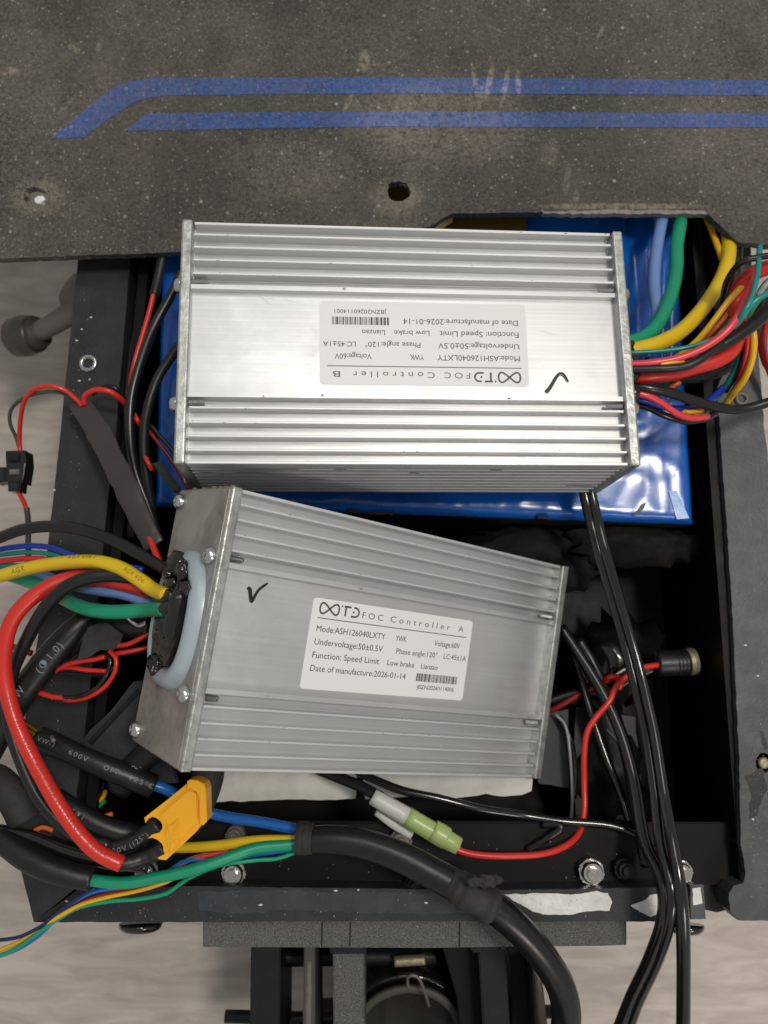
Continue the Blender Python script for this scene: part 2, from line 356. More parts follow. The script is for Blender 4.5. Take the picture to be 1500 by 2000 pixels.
# ------------------------------------------------------------------ deck board
RZ = -.018                                            # height of the frame's rim
deck = empty('scooter_deck_board', P(750, 300, 0), 'worn grit-covered scooter deck board with two blue stripes across its top', 'deck board')
def blob(cx, cy, rx, ry, n=20, seed=0, amp=.12, rot=0):
    out = []
    for i in range(n):
        a = 2 * math.pi * i / n; r = 1 + amp * noise.noise(Vector((math.cos(a) * 2, math.sin(a) * 2, seed)))
        x, y = rx * r * math.cos(a), ry * r * math.sin(a)
        out.append((cx + x * math.cos(rot) - y * math.sin(rot), cy + x * math.sin(rot) + y * math.cos(rot)))
    return out
H1 = blob(70, 385, 25, 19, seed=3, rot=.3); H2 = blob(779, 373, 23, 20, seed=5, amp=.3)
outline = [(-300, -200), (1800, -200), (1800, 484), (1500, 479), (1442, 473), (1380, 416), (1100, 414), (880, 417), (836, 444), (600, 470), (345, 492), (0, 505), (-300, 512)]
slab('board', outline, 0, -.0045, M['grip'], deck, rough=.00045, step=.0022, bev=0, holes=[H1, H2])
def strip(name, pts, m, parent, z0, z1, step=.004, rough=.00025, seed=1):
    return prism(name, rough_poly([tuple(P(x, y, z1).xy) for x, y in pts], step, rough, seed), z0, z1, m, parent)
strip('stripe', [(99, 270), (140, 236), (198, 187), (225, 169), (255, 157), (290, 153), (750, 150), (1800, 159), (1800, 190), (1500, 186), (750, 182), (330, 186), (292, 190), (258, 201), (225, 223), (190, 249), (163, 269)], M['stripe'], deck, -.001, .00025)
strip('stripe', [(244, 255), (286, 221), (750, 217), (1500, 221), (1800, 224), (1800, 253), (1500, 249), (750, 247)], M['stripe'], deck, -.001, .00025, seed=4)
def lump(name, c, r, m, parent=None, seed=0, amp=.35, fr=2.0, sub=3, rot=(0, 0, 0)):
    bm = bmesh.new(); bmesh.ops.create_icosphere(bm, subdivisions=sub, radius=1)
    R_ = Euler(rot).to_matrix()
    for v in bm.verts:
        d = 1 + amp * noise.noise(v.co * fr + Vector((seed, seed * 1.7, 0))) + amp * .4 * noise.noise(v.co * fr * 3 + Vector((seed, 0, 5)))
        v.co = Vector(c) + R_ @ Vector((v.co.x * r[0] * d, v.co.y * r[1] * d, v.co.z * r[2] * d))
    return from_bm(name, bm, m, parent, smooth=True)
lump('torn_rim', P(80, 392, -.003), (.0028, .0022, .0022), M['paper'], deck, 3, .5)
lump('torn_rim', P(52, 380, -.003), (.0012, .0030, .0022), M['rust'], deck, 5, .4, rot=(0, 0, .5))
lump('torn_rim', P(790, 362, -.0025), (.0030, .0014, .0016), M['shrinkg'], deck, 8, .4, rot=(0, 0, -.4))
slab('frayed_edge', [(1060, 413), (1200, 410), (1375, 411), (1382, 418), (1200, 417.5), (1060, 417)], .0005, -.003, M['fray'], deck, rough=.0007, step=.0012, bev=0, seed=9)

# ------------------------------------------------------------------ chassis
ch = empty('scooter_chassis', P(750, 1600, RZ), 'black metal scooter chassis box with side rails and an end rail, open at the top', 'chassis')
slab('side_rail', [(160, 430), (262, 430), (253, 520), (226, 850), (208, 1000), (180, 1300), (166, 1420), (150, 1545), (150, 1740), (66, 1801), (38, 1690), (33, 1620), (40, 1545), (50, 1385), (73, 1250), (114, 880)], RZ, -.060, M['rail'], ch, rough=.0002, step=.005)
slab('side_rail', [(1400, 760), (1407, 850), (1415, 960), (1433, 1240), (1437, 1350), (1444, 1480), (1447, 1650), (1457, 1705), (1452, 1724), (1432, 1730), (1424, 1745), (1426, 1780), (1440, 1797), (1560, 1800), (1560, 1400), (1515, 1000), (1492, 830), (1487, 750), (1470, 560), (1465, 440), (1442, 440), (1447, 600), (1430, 690)], RZ, -.060, M['railgrey'], ch, rough=.0005, step=.0025, seed=4,
     holes=[blob(1492, 1490, 16, 20, 16)])
slab('end_rail', [(150, 1733), (400, 1731), (700, 1735), (960, 1739), (1140, 1736), (1294, 1733), (1297, 1760), (1294, 1800), (1000, 1800), (700, 1799), (420, 1801), (220, 1801), (66.5, 1801)], RZ, -.045, M['rail'], ch, rough=.0003, step=.003, seed=2)
slab('end_tab', [(1348, 1729), (1374, 1727), (1379, 1794), (1349, 1796)], RZ, -.045, M['railgrey'], ch, rough=.0003, step=.002)
slab('corner_web', [(1290, 1715), (1470, 1700), (1470, 1765), (1400, 1782), (1290, 1760)], RZ - .016, -.05, M['black'], ch, rough=.0003, step=.003)
slab('mounting_shelf', [(130, 1606), (1450, 1606), (1460, 1728), (1290, 1728), (100, 1728)], -.030, -.034, M['deep'], ch)
prism('base_plate', [(-.15, -.112), (.17, -.112), (.17, .30), (-.15, .30)], -.108, -.104, M['deep'], ch)
prism('inner_wall', [(-.142, -.112), (-.137, -.112), (-.120, .25), (-.125, .25)], -.104, RZ - .004, M['deep'], ch)
prism('inner_wall', [(.1650, -.112), (.1700, -.112), (.166, .30), (.161, .30)], -.104, RZ - .004, M['deep'], ch)
prism('inner_wall', [(-.14, -.116), (.168, -.116), (.168, -.112), (-.14, -.112)], -.104, -.0345, M['deep'], ch)
slab('rail_inner_wall', [(1372, 380), (1460, 380), (1460, 760), (1412, 780)], -.030, -.10, M['deep'], ch, bev=0)
def hexnut(name, c, r, h, m, parent, rz=0, dome=True):
    bm = bmesh.new()
    bmesh.ops.create_cone(bm, cap_ends=True, segments=6, radius1=r, radius2=r, depth=h, matrix=Matrix.Translation((0, 0, h / 2)) @ Matrix.Rotation(rz, 4, 'Z'))
    bmesh.ops.bevel(bm, geom=bm.edges[:], offset=r * .12, segments=2, affect='EDGES')
    if dome:
        bmesh.ops.create_cone(bm, cap_ends=True, segments=20, radius1=r * .78, radius2=r * .66, depth=h * .35, matrix=Matrix.Translation((0, 0, h * 1.15)))
        bmesh.ops.create_cone(bm, cap_ends=True, segments=16, radius1=r * .45, radius2=r * .42, depth=h * .5, matrix=Matrix.Translation((0, 0, h * 1.4)))
    o = from_bm(name, bm, m, parent, local=True)
    o.location = Vector(c) - (parent.location if parent else Vector())
    return o
for (x, y, z, r, m_) in [(460, 1700, -.030, .0062, 'chrome'), (1150, 1697, -.030, .0066, 'chrome'), (1322, 1698, -.030, .0062, 'chrome'), (292, 1697, -.030, .0062, 'chrome'), (463, 1628, -.0298, .0050, 'stand'), (782, 1638, -.030, .0058, 'stand'), (1215, 1692, -.030, .0055, 'black'), (810, 1722, -.030, .0056, 'black')]:
    hexnut('hex_nut', P(x, y, z), r, .0062, M[m_], ch, rz=random.random())
def dome(name, c, r, h, m, parent, axis=None, cross=True, slotdepth=.35, rz=0.4):
    """pan head screw with a cross recess, looking along axis"""
    bm = bmesh.new(); n = 24; rings = []
    prof = [(1, 0), (1, .25), (.93, .6), (.75, .88), (.5, 1), (.30, 1)]
    for pr, pz in prof:
        rings.append([bm.verts.new((math.cos(2 * math.pi * j / n) * r * pr, math.sin(2 * math.pi * j / n) * r * pr, h * pz)) for j in range(n)])
    # cross recess: every other sector of the inner ring dips
    inner = []
    for j in range(n):
        a = 2 * math.pi * j / n; arm = max(abs(math.cos(a)), abs(math.sin(a))) > .96
        inner.append(bm.verts.new((math.cos(a) * r * (.52 if arm else .18) * (1 if cross else .5), math.sin(a) * r * (.52 if arm else .18) * (1 if cross else .5), h * (1 - slotdepth) if cross else h * .98)))
    rings.append(inner)
    for a, b in zip(rings, rings[1:]):
        for j in range(n): bm.faces.new((a[j], a[(j + 1) % n], b[(j + 1) % n], b[j]))
    bm.faces.new(rings[-1]); bm.faces.new(rings[0][::-1])
    mt = Matrix.Rotation(rz, 4, 'Z')
    if axis is not None: mt = Vector(axis).to_track_quat('Z', 'Y').to_matrix().to_4x4() @ mt
    bm.transform(mt)
    o = from_bm(name, bm, m, parent, local=True, smooth=True); o.location = Vector(c) - (parent.location if parent else Vector())
    return o
def rivnut(c, r, parent, m=M['chrome']):
    bm = bmesh.new(); n = 24; rings = []
    for pr, pz in [(1, 0), (1, .0008), (.85, .0014), (.62, .0014), (.5, .0006), (.48, -.004)]:
        rings.append([bm.verts.new((math.cos(2 * math.pi * j / n) * r * pr, math.sin(2 * math.pi * j / n) * r * pr, pz)) for j in range(n)])
    for a, b in zip(rings, rings[1:]):
        for j in range(n): bm.faces.new((a[j], a[(j + 1) % n], b[(j + 1) % n], b[j]))
    bm.faces.new(rings[-1])
    o = from_bm('rivet_nut', bm, m, parent, local=True, smooth=True); o.location = Vector(c) - parent.location; return o
rivnut(P(173, 710, RZ), .0048, ch); rivnut(P(1448, 779, RZ + .0005), .0036, ch, M['stand'])
dome('screw', P(1491, 1490, RZ - .002), .0028, .0014, M['brassy'], ch, cross=False)
dome('bolt_head', P(275, 1803, -.028), .0098, .004, M['gloss_black'], ch, axis=(0, -1, .15), cross=False)
dome('bolt_head', P(1338, 1806, -.03), .0085, .004, M['gloss_black'], ch, axis=(0, -1, .15), cross=False)
# scraped patches and pale marks on the rails
def patch(name, pts, z, m, parent, seed=0, rough=.0004, h=.00012):
    return prism(name, pxpoly(pts, z + h, .0012, rough, seed), z - .0005, z + h, m, parent)
patch('worn_smear', [(385, 1742), (520, 1738), (700, 1742), (860, 1746), (925, 1752), (945, 1768), (930, 1780), (860, 1786), (700, 1782), (560, 1776), (450, 1786), (390, 1776)], RZ, mat('smooth_worn_paint', (.030, .036, .043, 1), .36, 0, .4, 60, .1, 400, dust=.6, dustcol=(.06, .07, .08, 1), dscale=90), ch, 12, .0008, .00006)
patch('bare_metal_patch', [(985, 1747), (1060, 1745), (1120, 1747), (1165, 1741), (1188, 1744), (1195, 1762), (1190, 1778), (1150, 1779), (1110, 1787), (1060, 1786), (1040, 1780)], RZ, M['bare'], ch, 2)
patch('bare_metal_patch', [(1232, 1769), (1262, 1756), (1270, 1748), (1287, 1745), (1291, 1765), (1289, 1784), (1272, 1790), (1250, 1782)], RZ, M['bare'], ch, 5)
patch('bare_metal_patch', [(1353, 1735), (1368, 1733), (1372, 1765), (1354, 1768)], RZ, M['bare'], ch, 7, .0004)
patch('tape_residue', [(1455, 1515), (1490, 1500), (1498, 1540), (1480, 1590), (1463, 1600), (1468, 1555)], RZ, M['shrink'], ch, 8, .0012)
patch('tape_residue', [(1482, 1425), (1492, 1430), (1500, 1462), (1494, 1466)], RZ, M['shrink'], ch, 9, .0004)
for i, (x, y) in enumerate([(160, 643), (155, 744), (175, 741), (178, 620), (106, 957), (150, 665), (1480, 1320), (1470, 1600), (1455, 1260), (508, 1767), (832, 1763), (130, 1760), (655, 1739), (700, 1738)]):
    q = P(x, y, RZ); lump('paint_chip', (q.x, q.y, RZ + .0001), (.0007 + .0005 * random.random(), .0005, .0003), M['bare'], ch, i, .5, sub=1)

# ------------------------------------------------------------------ battery pack
bat = empty('battery_pack', P(900, 800, -.02), 'blue film-wrapped battery pack lying in the chassis under the upper controller', 'battery')
BZ = -.024
c00, c10, c11, c01 = P(300, 985, BZ), P(1358, 1021, BZ), P(1318, 330, BZ), P(318, 330, BZ)
nx, ny = 150, 90; bm = bmesh.new(); gv = []
for j in range(ny + 1):
    row = []
    for i in range(nx + 1):
        u, v = i / nx, j / ny
        p = c00.lerp(c10, u).lerp(c01.lerp(c11, u), v)
        eu = min(u, 1 - u) * .25; ev = min(v, 1 - v) * .17; e = min(eu, ev)
        z = BZ
        if e < .004: z -= .004 - math.sqrt(max(0, .004 ** 2 - (.004 - e) ** 2))
        z += .0008 * noise.noise(p * 22)
        z += .0003 * (1 - abs(noise.noise(Vector((p.x * 30, p.y * 75, 1))))) ** 6 + .00025 * (1 - abs(noise.noise(Vector((p.x * 85, p.y * 28, 4))))) ** 8
        # pleats where the film is gathered at the right
        du = max(0, min(1, (u - .80) / .06)) * max(0, min(1, (1 - u) / .05)); dv = max(0, min(1, (v - .28) / .15)) * max(0, min(1, (.97 - v) / .1))
        ph = u * 62 + v * 6 + 1.8 * math.sin(v * 6) + 1.2 * noise.noise(p * 20)
        z += du * dv * .0048 * (abs(math.sin(ph)) ** .8 - .5) + du * dv * .002 * noise.noise(p * 30)
        row.append(bm.verts.new((p.x, p.y, z)))
    gv.append(row)
for j in range(ny):
    for i in range(nx): bm.faces.new((gv[j][i], gv[j][i + 1], gv[j + 1][i + 1], gv[j + 1][i]))
bd = [e for e in bm.edges if e.is_boundary]
ex = bmesh.ops.extrude_edge_only(bm, edges=bd)
for g in ex['geom']:
    if isinstance(g, bmesh.types.BMVert): g.co.z = -.031
from_bm('shrink_film', bm, M['battery'], bat, smooth=True)
slab('foam_pad', [(306, 990), (1350, 1024), (1310, 335), (325, 335)], -.0295, -.08, M['foam'], bat, rough=.0008, step=.004, bev=0)
slab('adhesive_tape', [(700, 350), (1030, 350), (1028, 470), (700, 470)], BZ + .0016, BZ - .003, M['kapton'], bat, rough=.0002, step=.004, bev=0)
for i, (x, y, lx) in enumerate([(690, 1000, 12), (735, 1004, 16), (760, 1004, 9), (1060, 1012, 10)]):
    slab('torn_film', [(x - lx, y - 6), (x + lx, y - 5), (x + lx, y + 2), (x - lx, y + 1)], BZ + .0003, BZ - .006, M['deep'], bat, rough=.0004, step=.001, bev=0, seed=i)
slab('tape_highlight', [(1306, 960), (1322, 958), (1346, 1012), (1322, 1014)], BZ + .0008, BZ - .002, mat('tape_highlight_blue', (.03, .22, .60, 1), .12, 0, .2, 60, .15, 60, coat=1), bat, rough=.0002, step=.003, bev=.0003)  # highlight on the taped battery corner, put in as a lighter film blue
strip('film_scratch', [(1262, 981), (1258, 993), (1248, 1003), (1236, 1007), (1246, 996), (1254, 985)], M['ink'], bat, BZ - .001, BZ + .0012, .001, .0002)
tag(slab('folded_yellow_card', [(838, 442), (848, 443), (886, 419), (876, 416)], -.004, -.012, M['amber'], rough=.0002, step=.003, bev=0), 'thin yellow card edge just under the deck cutout, at its left end', 'card')

# ------------------------------------------------------------------ controllers
W_, H_, L_ = .1062, .0518, .19
def label_sheet(parent, unit, serial, rot, off):
    """white printed sticker, x along its own top edge"""
    Lw, Lh = .0885, .0372
    R_ = Matrix.Translation(off) @ Matrix.Rotation(rot, 4, 'Z')
    c = .0016; pts = []
    for cx, cy, a0 in ((Lw / 2 - c, Lh / 2 - c, 0), (-Lw / 2 + c, Lh / 2 - c, 90), (-Lw / 2 + c, -Lh / 2 + c, 180), (Lw / 2 - c, -Lh / 2 + c, 270)):
        for k in range(5): a = math.radians(a0 + k * 22.5); pts.append((cx + c * math.cos(a), cy + c * math.sin(a)))
    tf = lambda p, z: R_ @ Vector((p[0], p[1], z))
    lab = prism('label_sticker', pts, .00005, .00022, M['paper'], parent, local=True, tf=tf)
    X = lambda f: -Lw / 2 + f * Lw
    Y = lambda f: Lh / 2 - f * Lh
    z = .00030
    bm = bmesh.new()
    def T(s, x0, x1, yb, h, sp=1.0, off=0.0): text_into(bm, s, X(x0), Y(yb), h, (x1 - x0) * Lw, sp, z, off)
    T('Mode:ASH126040LXTY', .04, .44, .365, .0026); T('YWK', .505, .572, .365, .0025); T('Voltage:60V', .755, .93, .365, .0025)
    T('Undervoltage:50±0.5V', .04, .435, .51, .0026); T('Phase angle:120°', .52, .785, .51, .0024); T('LC:45±1A', .83, .985, .51, .0024)
    T('Function: Speed Limit', .04, .425, .655, .0026); T('Low brake', .475, .645, .655, .0024); T('Lianzao', .69, .80, .655, .0024)
    T('Date of manufacture:2026-01-14', .04, .60, .80, .0026)
    T(serial, .68, .93, .90, .0019)
    x = .67; rnd = random.Random(11)
    while x < .945:
        wd = rnd.choice((.003, .003, .006, .009)); q = [bm.verts.new((X(a), Y(b), z)) for a, b in ((x, .81), (x + wd, .81), (x + wd, .715), (x, .715))]; bm.faces.new(q); x += wd + rnd.choice((.003, .003, .005))
    bm.transform(R_); me = bpy.data.meshes.new('small_print'); bm.to_mesh(me); bm.free(); link('small_print', me, M['ink'], lab, local=True)
    bm = bmesh.new()
    T('FOC', .285, .41, .155, .0027, 1.5); T('Controller', .455, .845, .155, .0027, 1.6); T(unit, .905, .94, .155, .0027)
    q = [bm.verts.new((X(a), Y(b), z)) for a, b in ((.035, .222), (.965, .222), (.965, .212), (.035, .212))]; bm.faces.new(q)
    bm.transform(R_); me = bpy.data.meshes.new('heading_print'); bm.to_mesh(me); bm.free(); link('heading_print', me, M['inkg'], lab, local=True)
    # emblem drawn with thick strokes
    bm = bmesh.new()
    def stroke(pts, wd, closed=False):
        n = len(pts); ring = []
        for i, p in enumerate(pts):
            a = Vector(pts[(i - 1) % n] if closed or i else pts[0]); b = Vector(pts[(i + 1) % n] if closed or i < n - 1 else pts[-1]); t = (b - a).normalized(); nn = Vector((-t.y, t.x)) * wd / 2
            ring.append((bm.verts.new((p[0] + nn.x, p[1] + nn.y, z)), bm.verts.new((p[0] - nn.x, p[1] - nn.y, z))))
        for i in range(n if closed else n - 1):
            a, b = ring[i], ring[(i + 1) % n]; bm.faces.new((a[0], a[1], b[1], b[0]))
    cx, cy, rr = X(.095), Y(.105), .0020
    inf = []
    for i in range(48):
        a = 2 * math.pi * i / 48; inf.append((cx + .0047 * math.cos(a) * (1 - .0 * abs(math.sin(a))), cy + .0021 * math.sin(2 * a) * 1.05))
    z += .00001; stroke(inf, .00075, True); z += .00002
    z -= .00001
    def dot(x, y, r):
        bm.faces.new([bm.verts.new((x + r * math.cos(a), y + r * math.sin(a), z)) for a in [2 * math.pi * k / 10 for k in range(10)]])
    dot(X(.163), cy + .0019, .00042)
    stroke([(X(.176), cy + .0019), (X(.215), cy + .0019)], .0008)
    z += .00001; stroke([(X(.1855), cy + .0020), (X(.1855), cy - .0021)], .0008); z -= .00001
    d0 = X(.222)
    arc = [(d0 + .0008, cy + .0019)] + [(d0 + .0017 + .0019 * math.cos(a), cy + .0019 * math.sin(a)) for a in [math.pi / 2 - k * math.pi / 10 for k in range(11)]] + [(d0 - .0003, cy - .0019)]
    stroke(arc, .00075); dot(d0 + .0008, cy, .00045)
    bm.transform(R_); me = bpy.data.meshes.new('emblem_print'); bm.to_mesh(me); bm.free(); link('emblem_print', me, M['ink'], lab, local=True)
    return lab
def ribbon(name, pts, ws, z, m, parent):
    path = [Vector((a, b, z)) for a, b in pts]; path = catmull(path, 6); n = len(path); bm = bmesh.new(); ring = []
    for i, p in enumerate(path):
        t = (path[min(i + 1, n - 1)] - path[max(i - 1, 0)]).normalized(); nn = Vector((-t.y, t.x, 0)); f = i / (n - 1) * (len(ws) - 1); k = min(int(f), len(ws) - 2); wd = ws[k] + (ws[k + 1] - ws[k]) * (f - k)
        wd *= .5 * math.sqrt(min(1, .35 + min(i, n - 1 - i) * .4))
        ring.append([bm.verts.new(p + nn * wd), bm.verts.new(p + Vector((0, 0, .00008))), bm.verts.new(p - nn * wd)])
    for a, b in zip(ring, ring[1:]):
        for k in (0, 1): bm.faces.new((a[k], a[k + 1], b[k + 1], b[k]))
    return from_bm(name, bm, m, parent, local=True)
FINV = [.0527, .0470, .0412, .0354, .0298, .0236]
def controller(name, loc, rot, label, unit, serial, lab_rot, lab_off, check):
    c = empty(name, loc, label, 'motor controller', 'finned aluminium motor controllers'); c.rotation_euler = rot
    ET = .0045; hx = L_ / 2 - ET; hw = .0527; dp = .0052      # fin depth
    # housing: raised middle strip, lower floors between the fins
    prof = []
    zt, zf, zc = -.0008, -.0008 - dp, -.0048
    v = [(-hw + .0006, zf), (-.0262 - .002, zf), (-.0282, zf), (-.0282, zt - .006), (-.0246, zt - .006), (-.0246, zt - .0006), (-.0226, zt - .0006), (-.0226, zc), (.0226, zc), (.0226, zt - .0006), (.0246, zt - .0006), (.0246, zt - .006), (.0282, zt - .006), (.0282, zf), (hw - .0006, zf), (hw - .0045, zf - .001), (hw - .0045, -H_ + .005), (-hw + .0045, -H_ + .005), (-hw + .0045, zf - .001)]
    bm = bmesh.new(); A = [bm.verts.new((-hx, a, b)) for a, b in v]; B = [bm.verts.new((hx, a, b)) for a, b in v]
    n = len(v)
    for i in range(n): bm.faces.new((A[i], A[(i + 1) % n], B[(i + 1) % n], B[i]))
    from_bm('housing', bm, M['alu'], c, local=True)
    # top fins, each a bar of the extrusion
    th = .0011
    def fin_mesh(nm, y, z0, z1, wd, side=False):
        b = box_bm(-hx + .0005, hx - .0005, y - wd / 2, y + wd / 2, z0, z1, .00022, 1)
        for vv in b.verts:      # tapered: thicker at the root
            pass
        me = bpy.data.meshes.new(nm); bmesh.ops.recalc_face_normals(b, faces=b.faces); b.to_mesh(me); b.free(); return me
    for s in (-1, 1):
        for k, fv in enumerate((.0470, .0412, .0354, .0293)):
            link('fin', fin_mesh('fin', s * fv, zf - .0004, zt + .0001, th), M['aluf'], c, local=True)
        
        # corner fin and the side fins
        link('fin', fin_mesh('fin', s * (hw - .0006), zf - .001, zt, .0013), M['aluf'], c, local=True)
        for k in range(7):
            z = -.0105 - k * .0056
            b = box_bm(-hx + .0005, hx - .0005, min(s * (hw - .005), s * hw), max(s * (hw - .005), s * hw), z - .0006, z + .0006, .0002, 1)
            from_bm('side_fin', b, M['aluf'], c, local=True)
        b = box_bm(-hx + .0005, hx - .0005, min(s * (hw - .005), s * hw), max(s * (hw - .005), s * hw), -H_ + .0005, -H_ + .0026, .0002, 1)
        from_bm('side_fin', b, M['aluf'], c, local=True)
    # screws seen in the screw channels
    for sx in (-1, 1):
        for s in (-1, 1):
            bm = bmesh.new()
            for k in range(9):
                bmesh.ops.create_cone(bm, cap_ends=True, segments=10, radius1=.0013, radius2=.0009, depth=.0007, matrix=Matrix.Translation((sx * (hx - .0008 - k * .00072), s * .0264, -.0030)) @ Matrix.Rotation(sx * -math.pi / 2, 4, 'Y'))
            from_bm('channel_screw', bm, M['zinc'], c, local=True)
    plates = []
    for sx in (-1, 1):
        b = box_bm(min(sx * hx, sx * L_ / 2), max(sx * hx, sx * L_ / 2), -W_ / 2, W_ / 2, -H_, .0008, .0009, 3)
        p_ = from_bm('end_plate', b, M['plate'], c, local=True); plates.append(p_)
        spots = [(s * .0262, -.0062) for s in (-1, 1)] + [(s * .0475, -.0465) for s in (-1, 1)]
        for q in spots:
            d = dome('end_screw', (0, 0, 0), .0034, .0034, M['zinc'], c, axis=(sx, 0, 0), rz=random.random()); d.location = (sx * (L_ / 2), q[0], q[1])
    label_sheet(c, unit, serial, lab_rot, Vector(lab_off + (-.0048,)))
    ribbon('check_mark', check[0], check[1], -.0048 + .00012, M['marker'], c)
    rs = random.Random(5 if unit == 'A' else 8)
    for k in range(4):
        x, y, a_ = rs.uniform(-.085, .085), rs.choice([rs.uniform(-.021, .021), rs.uniform(.018, .022)]), rs.uniform(-.9, .9); l_ = rs.uniform(.003, .010)
        if abs(x) < .048: x = math.copysign(.06, x)
        bend = rs.uniform(-.001, .001)
        ribbon('scratch', [(x - l_ / 2 * math.cos(a_), y - l_ / 2 * math.sin(a_)), (x + bend, y - bend), (x + l_ / 2 * math.cos(a_), y + l_ / 2 * math.sin(a_))], [.00006, .00014, .00006], -.0048 + .00003, M['bright_scratch'], c)
    bm = bmesh.new()
    for k in range(22):      # grime caught along the side fins
        z = -.0105 - rs.randrange(7) * .0056 + rs.choice((-.0007, .0007)); x = rs.uniform(-hx, hx); s_ = -1; l_ = rs.uniform(.002, .009)
        bmesh.ops.create_icosphere(bm, subdivisions=1, radius=1, matrix=Matrix.Translation((x, s_ * hw, z)) @ Matrix.Diagonal((l_, .00012, rs.uniform(.00015, .0003), 1)))
    from_bm('grime', bm, M['grime'], c, local=True)
    # small nicks in the fin tops
    for k in range(26):
        y = random.choice([s * f for s in (-1, 1) for f in (.0527 - .0006, .0470, .0412, .0354, .0293, .0238)]); x = random.uniform(-hx, hx)
        lump('nick', (x, y + random.uniform(-.0005, .0005), zt + .00005), (.0003 + .0007 * random.random(), .00022, .00018), M['face'], c, k, .5, sub=1)['kind'] = 'thing'
    return c
def fixlocal(o): return o
_l = link
RBe = Euler((-0.04252951559744788, 0.07947701882246846, 0.01305328284278902)); TB = Vector((0.010601007810151494, 0.12366942820580192, 0.05353284891381612))
RAe = Euler((0.04358967094122956, 0.6372321871841096, -0.13351980089184873)); TA = Vector((0.009956409755817342, -0.0044205389508618406, 0.017537108972672986))
# lumps on the controllers are in local space
def lump_local(name, c, r, m, parent, **kw):
    o = lump(name, c, r, m, None, **kw); o.parent = parent; return o
_lump = lump
def lump(name, c, r, m, parent=None, *a, **kw):
    o = _lump(name, c, r, m, None, *a, **kw)
    if parent:
        o.parent = parent
        if parent.name not in ('motor_controller', 'motor_controller.001') or name == 'glue_blob':
            o.matrix_parent_inverse = Matrix.LocRotScale(parent.location, parent.rotation_euler, None).inverted()
    return o
B_ = controller('motor_controller', TB, RBe, 'bright finned aluminium controller whose upside-down label reads Controller B, on the blue battery', 'B', 'JBZN20260114001', math.pi, (.0070, .0012),
                ([(.0580, -.0200), (.0598, -.0182), (.0630, -.0132), (.0648, -.0115), (.0664, -.0122), (.0682, -.0152)], [.0019, .0016, .0013, .0017, .0012]))
A_ = controller('motor_controller', TA, RAe, 'tilted grey aluminium controller whose label reads Controller A, thick coloured wires entering its left end', 'A', 'JBZN20260114006', .012, (-.0040, -.0011),
                ([(-.0790, .0158), (-.0778, .0160), (-.0765, .0122), (-.0758, .0118), (-.0740, .0160), (-.0704, .0195)], [.0010, .0017, .0016, .0012, .0010]))
def loc2w(e, t, v): return e.to_matrix() @ Vector(v) + t
def FA(x, y, out=0):
    """point on the left end face of controller A seen at pixel x, y, 'out' metres proud of it"""
    R_ = RAe.to_matrix().transposed(); o = R_ @ (CAM - TA); d = R_ @ ray(x, y); s = (-L_ / 2 - out - o.x) / d.x
    return loc2w(RAe, TA, o + d * s)
# face sheet, silicone grommet and glue on A's left end
def end_tf(p, z): return Vector((-L_ / 2 - z, p[0], p[1]))
f_ = prism('end_face', [(-W_ / 2 + .001, -H_ + .001), (W_ / 2 - .001, -H_ + .001), (W_ / 2 - .001, -.0016), (-W_ / 2 + .001, -.0016)], -.001, .00025, M['face'], A_, local=True, tf=end_tf)
def stadium(cx, cy, a, b, n=40, seed=0, amp=0):
    return [(cx + a * (abs(math.cos(t)) ** .8) * (1 if math.cos(t) > 0 else -1) * (1 + amp * noise.noise(Vector((math.cos(t) * 3, math.sin(t) * 3, seed)))), cy + b * (abs(math.sin(t)) ** .8) * (1 if math.sin(t) > 0 else -1) * (1 + amp * noise.noise(Vector((math.cos(t) * 3, math.sin(t) * 3, seed + 9))))) for t in [2 * math.pi * i / n for i in range(n)]]
GC = (.0, -.0262)
def ring_bulge(name, a, b, w_, h_, m, parent):
    n = 64; k = 10; bm = bmesh.new(); rr = []
    base = stadium(GC[0], GC[1], a, b, n)
    inner = stadium(GC[0], GC[1], a - w_, b - w_, n)
    for i in range(n):
        col = []
        for j in range(k + 1):
            t = j / k; p = Vector(base[i]).lerp(Vector(inner[i]), t); z = h_ * math.sin(math.pi * t) ** .55
            col.append(bm.verts.new(end_tf(p, z + .0002)))
        rr.append(col)
    for i in range(n):
        p, q = rr[i], rr[(i + 1) % n]
        for j in range(k): bm.faces.new((p[j], p[j + 1], q[j + 1], q[j]))
    return from_bm(name, bm, m, parent, local=True, smooth=True)
gr = ring_bulge('grommet', .0275, .0215, .0090, .0046, M['silicone'], A_)
gl = prism('potting_glue', stadium(GC[0], GC[1], .0190, .0130, 40, 2, .12), 0, .0052, M['potting'], A_, local=True, tf=end_tf)
bm = bmesh.new(); nr, na = 14, 56; rings = []
for i in range(nr + 1):
    f = i / nr; ring = []
    for j in range(na):
        t = 2 * math.pi * j / na; y, z = .0198 * f * math.cos(t), .0136 * f * math.sin(t)
        q = Vector((y * 170, z * 170, 1)); hgt = .0062 * (1 - f ** 5) + (1 - f ** 4) * (.0030 * noise.noise(q) + .0016 * noise.noise(q * 2.6)) + .003 * math.exp(-((z - .008) / .004) ** 2) * (1 - f ** 3)
        k = 1 + .10 * noise.noise(Vector((math.cos(t) * 3, math.sin(t) * 3, 7))) * f
        ring.append(bm.verts.new(end_tf((GC[0] + y * k, GC[1] + z * k), max(.0006, hgt))))
    rings.append(ring)
for a_, b_ in zip(rings[1:], rings[2:]):
    for j in range(na): bm.faces.new((a_[j], a_[(j + 1) % na], b_[(j + 1) % na], b_[j]))
bm.faces.new(rings[1])
bmesh.ops.delete(bm, geom=rings[0], context='VERTS')
from_bm('potting_glue', bm, M['potting'], A_, local=True, smooth=True)
